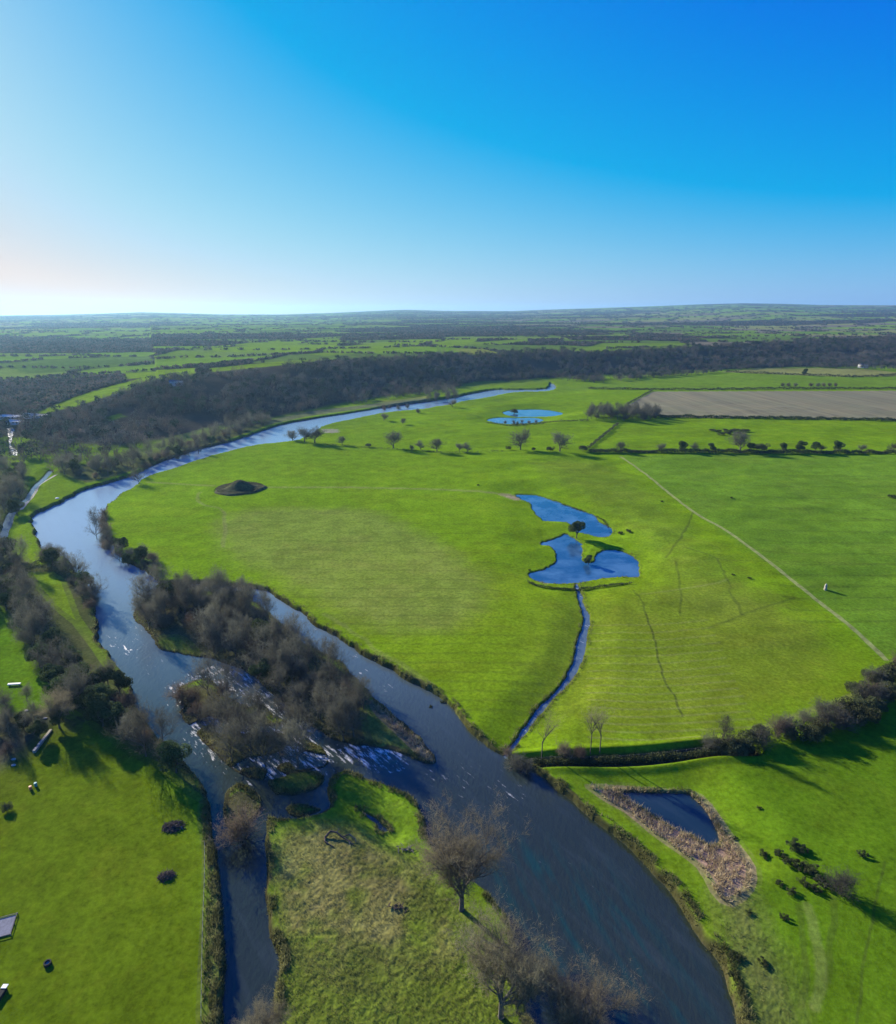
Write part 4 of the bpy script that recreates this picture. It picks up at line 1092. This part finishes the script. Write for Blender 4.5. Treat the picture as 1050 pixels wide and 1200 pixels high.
forest('far_hedgerow_trees', W2, ground_z(W2[:, 0], W2[:, 1]) - .3, pr3, .55, 1.05, [M_w1, M_w2, M_w3], 'hedgerow trees and small woods of the far farmland', 6, np.clip(.8 + d_ / 9000, .8, 1.6))

def blades(name, polys, dens, hgt, wid_, mat, label, seed, cut=None, cl=.0, zmin=-.05):
    r = np.random.default_rng(seed); pp = []
    for P in polys:
        x0, y0 = P.min(0); x1, y1 = P.max(0)
        n = int((x1 - x0) * (y1 - y0) * dens); x = r.uniform(x0, x1, n); y = r.uniform(y0, y1, n)
        m = inside(P, x, y) & (fbm(x / 1.6, y / 1.6, seed, 2) > cl)
        pp.append(np.stack([x[m], y[m]], 1))
    p = np.vstack(pp); z = ground_z(p[:, 0], p[:, 1]); m = z > zmin; p = p[m]; z = z[m]
    if cut is not None:
        m = ~inside(cut, p[:, 0], p[:, 1]); p = p[m]; z = z[m]
    n = len(p); d = rand_unit(n, r) * .75; d[:, 2] = np.abs(d[:, 2]) + .65; d /= np.linalg.norm(d, axis=1)[:, None]
    V_, F_ = slivers(np.column_stack([p, z - .05]), d, hgt * r.uniform(.5, 1.3, n), wid_ * r.uniform(.6, 1.4, n), r)
    print(name, n)
    return tag(link(name, mesh_from(name, V_, F_, mat)), label, kind='stuff')
bi = ni[(ws > .25) & (ws < 1.9) & (wid == 0) & (GR[ni] < 430) | (ws > .1) & (ws < 1.3) & (wid > 0) & (wid < 8) & (GR[ni] < 620)]
rb = np.random.default_rng(44); bi = bi[rb.integers(0, len(bi), 56000)]
bi = bi[fbm(GX[bi] / 2.5, GY[bi] / 2.5, 151, 3) > .42]
nb_ = len(bi); bx_ = GX[bi] + rb.normal(0, .2, nb_); by_ = GY[bi] + rb.normal(0, .2, nb_)
db_ = rand_unit(nb_, rb) * .8; db_[:, 2] = np.abs(db_[:, 2]) + .5
V_, F_ = slivers(np.stack([bx_, by_, ground_z(bx_, by_) - .05], 1), db_, rb.uniform(.35, 1.0, nb_), rb.uniform(.06, .16, nb_) * (1 + GR[bi] / 400), rb)
tag(link('bank_growth', mesh_from('bank_growth', V_, F_, M_grassblade2)), 'coarse grass and weeds hanging over the river banks', kind='stuff')
SPIT = [(437, 817), (452, 828), (475, 848), (496, 868), (508, 889), (500, 888), (486, 872), (460, 848), (440, 828)]
blades('reeds', [gpoly(REEDM), gpoly(SPIT)], 16, 1.3, .16, M_reed, 'dry straw-coloured reeds round the small pond and along the spit', 31, cl=.36)
blades('rough_grass', [gpoly(ROUGHC)], 22, .40, .08, M_grassblade, 'rough tussocky grass on the peninsula', 32, cl=.40)
blades('island_growth', [gpoly(p) for p in (ISL_A, ISL_B, ISL_D, ISL_E, ISL_F)], 5, .5, .12, M_grassblade2, 'coarse grass and sedge on the river islands', 35, cl=.42, zmin=.05)
blades('verge_growth', [gpoly(VERGE)], 26, .8, .13, M_grassblade2, 'coarse weeds on the bank of the left channel', 33, cl=.35)
blades('bank_rushes', [gpoly([(838, 1045), (880, 1040), (900, 1090), (925, 1140), (940, 1215), (890, 1215), (850, 1130), (842, 1080)])], 7, .5, .09, M_grassblade2, 'rushes in the damp strip by the river', 34, cl=.5)

# ------------------------------------------------------------------ small things
def bm_obj(name, build, mat, parent=None, smoothf=False):
    import bmesh
    bm = bmesh.new(); build(bm); me_ = bpy.data.meshes.new(name); bm.to_mesh(me_); bm.free()
    me_.materials.append(mat)
    if smoothf:
        for p in me_.polygons: p.use_smooth = True
    return link(name, me_, parent)
def box(bm, c, s, rz=0.0, bev=0.0):
    import bmesh
    from mathutils import Matrix
    g_ = bmesh.ops.create_cube(bm, size=1)
    M_ = Matrix.Translation(c) @ Matrix.Rotation(rz, 4, 'Z') @ Matrix.Diagonal((*s, 1))
    bmesh.ops.transform(bm, matrix=M_, verts=g_['verts'])
def cyl(bm, c, r1, r2, h, n=12):
    import bmesh
    from mathutils import Matrix
    bmesh.ops.create_cone(bm, cap_ends=True, segments=n, radius1=r1, radius2=r2, depth=h, matrix=Matrix.Translation((c[0], c[1], c[2] + h / 2)))
def at(px, py):
    p = g(px, py); return p[0], p[1], float(ground_z(p[0], p[1])[0])

# burial mound: flat apron ring and a conical top
mx, my, mz = at(281, 573)
nrg, nsg = 26, 72
VV = []; prof_r = np.linspace(0, 1, nrg)
for q in prof_r:
    for s in range(nsg):
        a = 2 * math.pi * s / nsg; Rm = 16.5 * (1 + .05 * math.sin(3 * a + 1) + .03 * math.sin(7 * a))
        hgt = 1.3 * float(sm(1, .86, q)) + 4.6 * float(sm(.72, .02, q)) ** 1.15
        x = mx + Rm * q * math.cos(a); y = my + Rm * q * math.sin(a)
        VV.append((x, y, float(mz) - .25 + hgt + .35 * (float(vnoise(x / 1.7, y / 1.7, 3)) - .5) * (q < .97) - (.3 if q > .97 else 0)))
VV = np.array(VV); i = np.arange(nrg - 1)[:, None] * nsg; s = np.arange(nsg)[None, :]; s2 = (s + 1) % nsg
FA = np.stack([i + s, i + s2, i + nsg + s2, i + nsg + s], -1).reshape(-1, 4)[:, ::-1]
M_mound = simple_mat('mound_turf', (.085, .075, .035), .95, .4, .5, 0, .4, c2=(.11, .12, .04))
root = empty('earth_mound', 0, 0, 0, 'dark conical earth mound with a low rim, alone in the meadow near the river', 'mound')
link('mound_body', mesh_from('mound_body', VV, FA, M_mound, True, 4), root)
rr0 = np.random.default_rng(5); nb = 9000
q = rr0.uniform(0, 1, nb) ** .5; a = rr0.uniform(0, 6.283, nb)
hq = 1.3 * sm(1, .86, q) + 4.6 * sm(.72, .02, q) ** 1.15 - .25
V_, F_ = slivers(np.stack([mx + 16.3 * q * np.cos(a), my + 16.3 * q * np.sin(a), mz + hq], 1), rand_unit(nb, rr0) * .5 + [0, 0, .7], np.full(nb, .5), np.full(nb, .14), rr0)
link('scrub', mesh_from('scrub', V_, F_, simple_mat('mound_scrub', (.07, .065, .035), .9, .4, .3, trans=.2)), root)

# standing stone
def stone(bm):
    import bmesh
    rs = [(0, 1.05, .62), (.5, 1.12, .66), (1.3, 1.05, .6), (2.2, .95, .52), (2.9, .74, .42), (3.25, .4, .25)]
    prev = None; n = 10
    for z, a_, b_ in rs:
        ring = [bm.verts.new((a_ * math.cos(6.283 * k / n) * random.uniform(.88, 1.06) + z * .06, b_ * math.sin(6.283 * k / n) * random.uniform(.88, 1.06), z - .2)) for k in range(n)]
        if prev:
            for k in range(n): bm.faces.new((prev[k], prev[(k + 1) % n], ring[(k + 1) % n], ring[k]))
        prev = ring
    bm.faces.new(prev)
x, y, z = at(967, 691)
o = bm_obj('standing_stone', stone, M_stone); o.location = (x, y, z); o.scale = (.9, .9, .8); o.rotation_euler = (0, 0, .9); tag(o, 'pale upright standing stone alone in the meadow right of the track', 'stone')

# brushwood piles and fallen limb
def pile(px, py, rad_, n, label, seed):
    x, y, z = at(px, py); r = np.random.default_rng(seed)
    a = r.uniform(0, 6.28, n); q = rad_ * r.uniform(0, 1, n) ** .6
    p = np.stack([q * np.cos(a), q * np.sin(a) * .7, r.uniform(0, .9, n) * (1 - q / rad_ * .8)], 1)
    d = rand_unit(n, r); d[:, 2] *= .3; d /= np.linalg.norm(d, axis=1)[:, None]; L = r.uniform(.5, 1.6, n)
    S = np.hstack([p - d * L[:, None] / 2, p + d * L[:, None] / 2, r.uniform(.03, .09, n)[:, None], r.uniform(.01, .04, n)[:, None]])
    root = empty('brushwood_pile', x, y, z, label, 'woodpile', 'brushwood piles in the left field')
    V_, F_ = tubes(S, 5); link('branches', mesh_from('branches', V_, F_, M_dwood, False, 4), root)
    V_, F_ = leaves(p * [1, 1, .5], r.uniform(.1, .25, n), r); link('litter', mesh_from('litter', V_, F_, M_soilm), root)
    k = max(2, n // 60); S2 = S[:k].copy(); S2[:, 6:] *= 2.2; V_, F_ = tubes(S2, 6); link('pale_logs', mesh_from('pale_logs', V_, F_, M_wood, False, 4), root)
pile(203, 969, 2.4, 260, 'larger brushwood pile with pale logs, upper of the two by the left channel', 1)
pile(195, 1027, 1.7, 160, 'smaller dark brushwood heap below the larger one in the left field', 2)
S = []
def limb(P, r0_, r1_):
    P = np.array(P); m_ = len(P) - 1
    for k in range(m_): S.append([*P[k], *P[k + 1], r0_ + (r1_ - r0_) * k / m_, r0_ + (r1_ - r0_) * (k + 1) / m_])
limb([(-3.2, .4, .2), (-2.2, 1.4, .9), (-.8, 1.2, .8), (.6, .2, .5), (2.2, -.8, .35), (3.2, -1.6, .15)], .24, .1)
limb([(-3.2, .4, .2), (-3.0, -.8, .3), (-1.9, -1.5, .2), (-.8, -2.1, .1)], .2, .08)
limb([(.6, .2, .5), (2.0, .6, .9), (3.4, -.1, .4), (3.6, -.9, .1)], .14, .05)
limb([(2.2, -.8, .35), (2.6, -2.0, .15)], .09, .04); limb([(-.8, 1.2, .8), (-.3, 1.9, 1.3)], .1, .04)
x, y, z = at(398, 984); root = empty('fallen_branch', x, y, z, 'bleached fallen tree limb curled on the peninsula grass below the puddle', 'driftwood')
V_, F_ = tubes(S[:9], 7); link('limb', mesh_from('limb', V_, F_, M_dwood, True, 4), root)
V_, F_ = tubes(S[9:], 6); link('side_branch', mesh_from('side_branch', V_, F_, M_wood, True, 4), root)
for px, py, n, lb in [(475, 993, 26, 'pale driftwood heap on the right of the peninsula'), (467, 1063, 20, 'dark stump hollow in the middle of the rough peninsula')]:
    x, y, z = at(px, py); rq = np.random.default_rng(n)
    p = rq.normal(0, .7, (n, 3)) * [1, .5, .15] + [0, 0, .25]; d = rand_unit(n, rq) * [1, 1, .3]
    V_, F_ = tubes(np.hstack([p - d * .6, p + d * .6, np.full((n, 1), .09), np.full((n, 1), .05)]), 5)
    o = link('driftwood', mesh_from('driftwood', V_, F_, M_wood if n == 26 else M_dwood, False, 4)); o.location = (x, y, z); tag(o, lb, 'driftwood')

# wire fences
M_post = simple_mat('fence_post', (.22, .19, .15), .9, .3, 4)
def fence(pts, step, h, label, rails=3, seed=0):
    P = gl(pts, 5); L = np.concatenate([[0], np.cumsum(np.linalg.norm(np.diff(P, axis=0), axis=1))])
    root = empty('wire_fence', P[0, 0], P[0, 1], 0, label, 'fence')
    def pm(bm): cyl(bm, (0, 0, -.3), .07, .06, h + .3, 7)
    pos_ = []; me_ = None
    for t in np.arange(0, L[-1], step):
        x, y = np.interp(t, L, P[:, 0]), np.interp(t, L, P[:, 1]); z = float(ground_z(x, y)[0]); pos_.append((x, y, z))
        if me_ is None: o = bm_obj('post', pm, M_post, root); me_ = o.data
        else: o = link('post', me_, root)
        o.location = (x - P[0, 0], y - P[0, 1], z)
    S = []
    for a_, b_ in zip(pos_[:-1], pos_[1:]):
        for k in range(rails):
            zz = h * (.35 + .6 * k / max(1, rails - 1))
            S.append([a_[0] - P[0, 0], a_[1] - P[0, 1], a_[2] + zz, b_[0] - P[0, 0], b_[1] - P[0, 1], b_[2] + zz, .012, .012])
    V_, F_ = tubes(S, 3); link('wire', mesh_from('wire', V_, F_, simple_mat('fence_wire', (.2, .2, .2), .5, .1), False, 4), root)
fence([(612, 886), (700, 884.5), (760, 881), (830, 874)], 2.5, 1.1, 'post and wire fence along the top of the ditch below the poplars')
fence([(240, 990), (240, 1030), (238, 1080), (237, 1130), (236, 1200)], 2.2, 1.1, 'post and wire fence down the left field beside the channel weeds')

# small pen with a concrete pad at the left edge
x, y, z = at(2, 1088)
root = empty('stock_pen', x, y, z, 'grey concrete pad ringed by low rails at the left edge of the field', 'pen')
M_conc = simple_mat('concrete', (.20, .20, .22), .9, .2, 2)
bm_obj('pad', lambda bm: box(bm, (-1.2, .1, .06), (6.0, 4.2, .3), .0), M_conc, root)
for (cx, cy, sx, sy) in ((-1.2, 2.35, 6.4, .08), (-1.2, -2.15, 6.4, .08), (1.95, .1, .08, 4.6)):
    bm_obj('rail', lambda bm: box(bm, (cx, cy, .34), (sx, sy, .09)), M_post, root)
for cx, cy in ((1.98, 2.38), (1.98, -2.18), (1.98, .1), (-1.2, 2.4), (-1.2, -2.2)):
    bm_obj('post', lambda bm: box(bm, (cx, cy, .1), (.14, .14, .6)), M_post, root)
root.rotation_euler = (0, 0, .35)
# trough, ring feeder, white trough
M_white = simple_mat('white_paint', (.82, .79, .72), .6, .08, 3); M_rub = simple_mat('black_rubber', (.03, .03, .03), .7, .2, 3)
x, y, z = at(2, 1166); root = empty('water_trough', x, y, z, 'dark narrow water trough with a pale lid, bottom of the left edge', 'trough')
bm_obj('trough_body', lambda bm: box(bm, (0, -.2, .3), (.8, 2.2, .65)), M_rub, root); bm_obj('lid', lambda bm: box(bm, (0, .95, .68), (.9, .7, .1)), M_white, root)
x, y, z = at(56, 1130); root = empty('ring_feeder', x, y, z, 'small round black feeder in the lower left field', 'feeder')
def ringf(bm):
    import bmesh
    n = 18
    for (ra, rb, z0, z1) in ((.62, .62, 0, .5), (.62, .42, .5, .5), (.42, .42, .5, .1)):
        A = [bm.verts.new((ra * math.cos(6.283 * k / n), ra * math.sin(6.283 * k / n), z0)) for k in range(n)]
        B = [bm.verts.new((rb * math.cos(6.283 * k / n), rb * math.sin(6.283 * k / n), z1)) for k in range(n)]
        for k in range(n): bm.faces.new((A[k], A[(k + 1) % n], B[(k + 1) % n], B[k]))
bm_obj('tyre_wall', ringf, M_rub, root); bm_obj('feed_block', lambda bm: cyl(bm, (0, 0, .02), .36, .34, .22, 14), M_stone, root)
x, y, z = at(17, 803); root = empty('feed_trough', x, y, z, 'long white feed trough in the bright strip of field at left', 'trough')
bm_obj('trough_body', lambda bm: box(bm, (0, 0, .45), (3.6, .7, .35), .1), M_white, root)
for sx in (-1.4, 1.4): bm_obj('leg', lambda bm: box(bm, (sx, sx * .1, .14), (.12, .55, .3), .1), M_post, root)
# drums and dumped junk at the thicket edge
def drum(bm):
    cyl(bm, (0, 0, 0), .31, .31, .9, 16); cyl(bm, (0, 0, .28), .33, .33, .03, 16); cyl(bm, (0, 0, .58), .33, .33, .03, 16)
for px, py, c, lb in ((36, 925, (.75, .22, .10), 'orange drum at the edge of the field corner thicket'), (42, 921, (.02, .30, .32), 'teal drum beside the orange drum at the thicket edge')):
    x, y, z = at(px, py); m_ = simple_mat('drum_paint', c, .5, .15, 3)
    root = empty('drum', x, y, z, lb, 'drum'); bm_obj('drum_body', drum, m_, root); bm_obj('cap', lambda bm: cyl(bm, (.15, 0, .9), .04, .04, .03, 8), M_rub, root)
for k, (px, py, lb) in enumerate(((31, 833, 'white tarpaulin-covered heap under the upper thicket, left one'), (53, 842, 'pale flat boulder lying under the trees above the field corner'), (16, 890, 'pale boulder left of the orange drum'), (16, 897, 'lower pale boulder left of the orange drum'), (67, 584, 'white boulder in the upper left meadow'), (61, 831, 'small white boulder at the right of the upper thicket'))):
    x, y, z = at(px, py); s = .45 if k != 4 else .9
    def rock(bm):
        import bmesh
        bmesh.ops.create_icosphere(bm, subdivisions=2, radius=1)
        for v in bm.verts: v.co = v.co * (1 + .2 * (random.random() - .5)); v.co.z *= .45; v.co.x *= 1.4
    o = bm_obj('boulder', rock, M_white if k == 4 else M_stone); o.location = (x, y, z + .1); o.scale = (s, s, s); tag(o, lb, 'boulder')
# ruined wall beside the thicket
x, y, z = at(60, 856); x2, y2, z2 = at(42, 880)
root = empty('ruined_wall', x, y, z, 'low grey ruined stone wall slanting through the field corner thicket', 'wall')
Lw = math.hypot(x2 - x, y2 - y); aw = math.atan2(y2 - y, x2 - x)
def wallm(bm):
    t = 0
    while t < Lw:
        w_ = random.uniform(.7, 1.5); hh_ = random.uniform(.4, .8)
        box(bm, (math.cos(aw) * (t + w_ / 2), math.sin(aw) * (t + w_ / 2), hh_ / 2 - .15), (w_ * .99, .6 + random.random() * .1, hh_ + .3), aw); t += w_
bm_obj('stonework', wallm, M_stone, root)

# far buildings
M_roofw = simple_mat('pale_roof', (.82, .76, .62), .95, .1, .1); M_wallw = simple_mat('white_render', (.75, .74, .70), .8, .1, .3); M_slate = simple_mat('slate', (.10, .10, .11), .5, .2, .5); M_glass = simple_mat('window_glass', (.03, .04, .05), .1, .1)
def shed(px, py, L, W, H, rz, label, roofm, name='farm_shed', win=3):
    x, y, z = at(px, py); root = empty(name, x, y, z, label, 'building', None, rz)
    bm_obj('wall', lambda bm: box(bm, (0, 0, H / 2 - .5), (L, W, H + 1)), M_wallw, root)
    def roof(bm):
        v = [bm.verts.new(p) for p in ((-L / 2 - .4, -W / 2 - .4, H), (L / 2 + .4, -W / 2 - .4, H), (L / 2 + .4, W / 2 + .4, H), (-L / 2 - .4, W / 2 + .4, H), (-L / 2 - .4, 0, H + W * .28), (L / 2 + .4, 0, H + W * .08))]
        for f_ in ((0, 1, 5, 4), (2, 3, 4, 5), (0, 4, 3), (1, 2, 5), (3, 2, 1, 0)): bm.faces.new([v[k] for k in f_])
    bm_obj('roof', roof, roofm, root)
    for k in range(win):
        xx = -L / 2 + (k + .5) * L / win
        bm_obj('window', lambda bm: box(bm, (xx, -W / 2 - .02, H * .55), (1.4, .1, 1.2)), M_glass, root)
    bm_obj('door', lambda bm: box(bm, (L * .08, -W / 2 - .03, 1.05), (1.1, .1, 2.1)), M_post, root)
shed(8, 490, 30, 8, 2.2, .1, 'long pale-roofed building furthest left at the foot of the far hill', M_roofw, win=6)
shed(42, 489, 22, 8, 2.2, -.1, 'pale-roofed building right of the longest one at far left', M_roofw, win=5)
shed(20, 494, 16, 7, 2.2, .05, 'smaller pale-roofed building in front at far left', M_roofw, win=4)
shed(1011, 431, 16, 9, 6, .2, 'small white farmhouse beyond the pale field at far right', M_slate, 'farmhouse')
shed(207, 452, 14, 8, 5, .2, 'small pale farmhouse among the trees by the bright hill field', M_slate, 'farmhouse')

# ------------------------------------------------------------------ air
M_h = bpy.data.materials.new('haze'); M_h.use_nodes = True; nt = M_h.node_tree; nt.nodes.clear()
out = nt.nodes.new('ShaderNodeOutputMaterial'); pv = nt.nodes.new('ShaderNodeVolumePrincipled')
pv.inputs['Color'].default_value = (.36, .68, 1.0, 1); pv.inputs['Density'].default_value = HAZE_D = 5.2e-5; pv.inputs['Anisotropy'].default_value = .4
nt.links.new(pv.outputs[0], out.inputs['Volume'])
zt = float(H1.max()) + 15
o = bm_obj('haze', lambda bm: box(bm, (0, 0, (zt - 4) / 2), (34000, 34000, zt + 4)), M_h); tag(o, 'pale blue air haze', kind='stuff')

# ------------------------------------------------------------------ light, sky, camera
SUN_AZ = R_(-46); SUN_EL = R_(20)
w = bpy.data.worlds.new('World'); bpy.context.scene.world = w; w.use_nodes = True; nt = w.node_tree
bg = nt.nodes['Background']; sky = nt.nodes.new('ShaderNodeTexSky'); sky.sky_type = 'NISHITA'; sky.sun_disc = False
sky.sun_elevation = SUN_EL; sky.sun_rotation = SUN_AZ; sky.altitude = 0; sky.air_density = 1.0; sky.dust_density = .3; sky.ozone_density = 2.0
# camera-like grading of the sky: each channel compressed by its own power
sp = nt.nodes.new('ShaderNodeSeparateColor'); cb = nt.nodes.new('ShaderNodeCombineColor'); nt.links.new(sky.outputs[0], sp.inputs[0])
for k_, (p_, a_, b_) in enumerate(((.35, 3.5, -5.0), (.05, 36.5, -37.2), (.05, 6.0, -2.4))):
    pw = nt.nodes.new('ShaderNodeMath'); pw.operation = 'POWER'; nt.links.new(sp.outputs[k_], pw.inputs[0]); pw.inputs[1].default_value = p_
    ma = nt.nodes.new('ShaderNodeMath'); ma.operation = 'MULTIPLY_ADD'; nt.links.new(pw.outputs[0], ma.inputs[0]); ma.inputs[1].default_value = a_; ma.inputs[2].default_value = b_
    mx_ = nt.nodes.new('ShaderNodeMath'); mx_.operation = 'MAXIMUM'; nt.links.new(ma.outputs[0], mx_.inputs[0]); mx_.inputs[1].default_value = (0, .50, 0)[k_]
    mn_ = nt.nodes.new('ShaderNodeMath'); mn_.operation = 'SMOOTH_MIN'; nt.links.new(mx_.outputs[0], mn_.inputs[0]); mn_.inputs[1].default_value = (4.3, 3.6, 4.7)[k_]; mn_.inputs[2].default_value = .6
    nt.links.new(mn_.outputs[0], cb.inputs[k_])
rgl = cb.inputs[0].links[0].from_socket; bgl = cb.inputs[2].links[0].from_socket
ex = nt.nodes.new('ShaderNodeMath'); ex.operation = 'SUBTRACT'; nt.links.new(rgl, ex.inputs[0]); ex.inputs[1].default_value = 2.5
e2 = nt.nodes.new('ShaderNodeMath'); e2.operation = 'MAXIMUM'; nt.links.new(ex.outputs[0], e2.inputs[0]); e2.inputs[1].default_value = 0
e3 = nt.nodes.new('ShaderNodeMath'); e3.operation = 'MULTIPLY_ADD'; nt.links.new(e2.outputs[0], e3.inputs[0]); e3.inputs[1].default_value = -.60; nt.links.new(bgl, e3.inputs[2])
nt.links.new(e3.outputs[0], cb.inputs[2])
nt.links.new(cb.outputs[0], bg.inputs[0]); bg.inputs[1].default_value = .10
sl = bpy.data.lights.new('sun', 'SUN'); sl.energy = 5.0; sl.angle = R_(.5); sl.color = (1, .92, .74)
so = bpy.data.objects.new('sun', sl); C.objects.link(so)
from mathutils import Vector
sv = Vector((math.sin(SUN_AZ) * math.cos(SUN_EL), math.cos(SUN_AZ) * math.cos(SUN_EL), math.sin(SUN_EL)))
so.rotation_euler = sv.to_track_quat('Z', 'Y').to_euler()

cam = bpy.data.cameras.new('camera'); co = bpy.data.objects.new('camera', cam); C.objects.link(co)
co.location = (0, 0, CAMZ); co.rotation_euler = (math.pi / 2 - PITCH, 0, 0)
cam.sensor_fit = 'HORIZONTAL'; cam.sensor_width = 36; cam.lens = 36 * F / 1050; cam.clip_end = 60000; cam.clip_start = .5
sc = bpy.context.scene; sc.camera = co
sc.view_settings.view_transform = 'Standard'; sc.view_settings.look = 'None'; sc.view_settings.exposure = 1.0; sc.view_settings.gamma = 1
sc.cycles.max_bounces = 4; sc.cycles.diffuse_bounces = 2; sc.cycles.glossy_bounces = 2; sc.cycles.transmission_bounces = 2; sc.cycles.volume_bounces = 0; sc.cycles.transparent_max_bounces = 4
print('plants', COUNT)
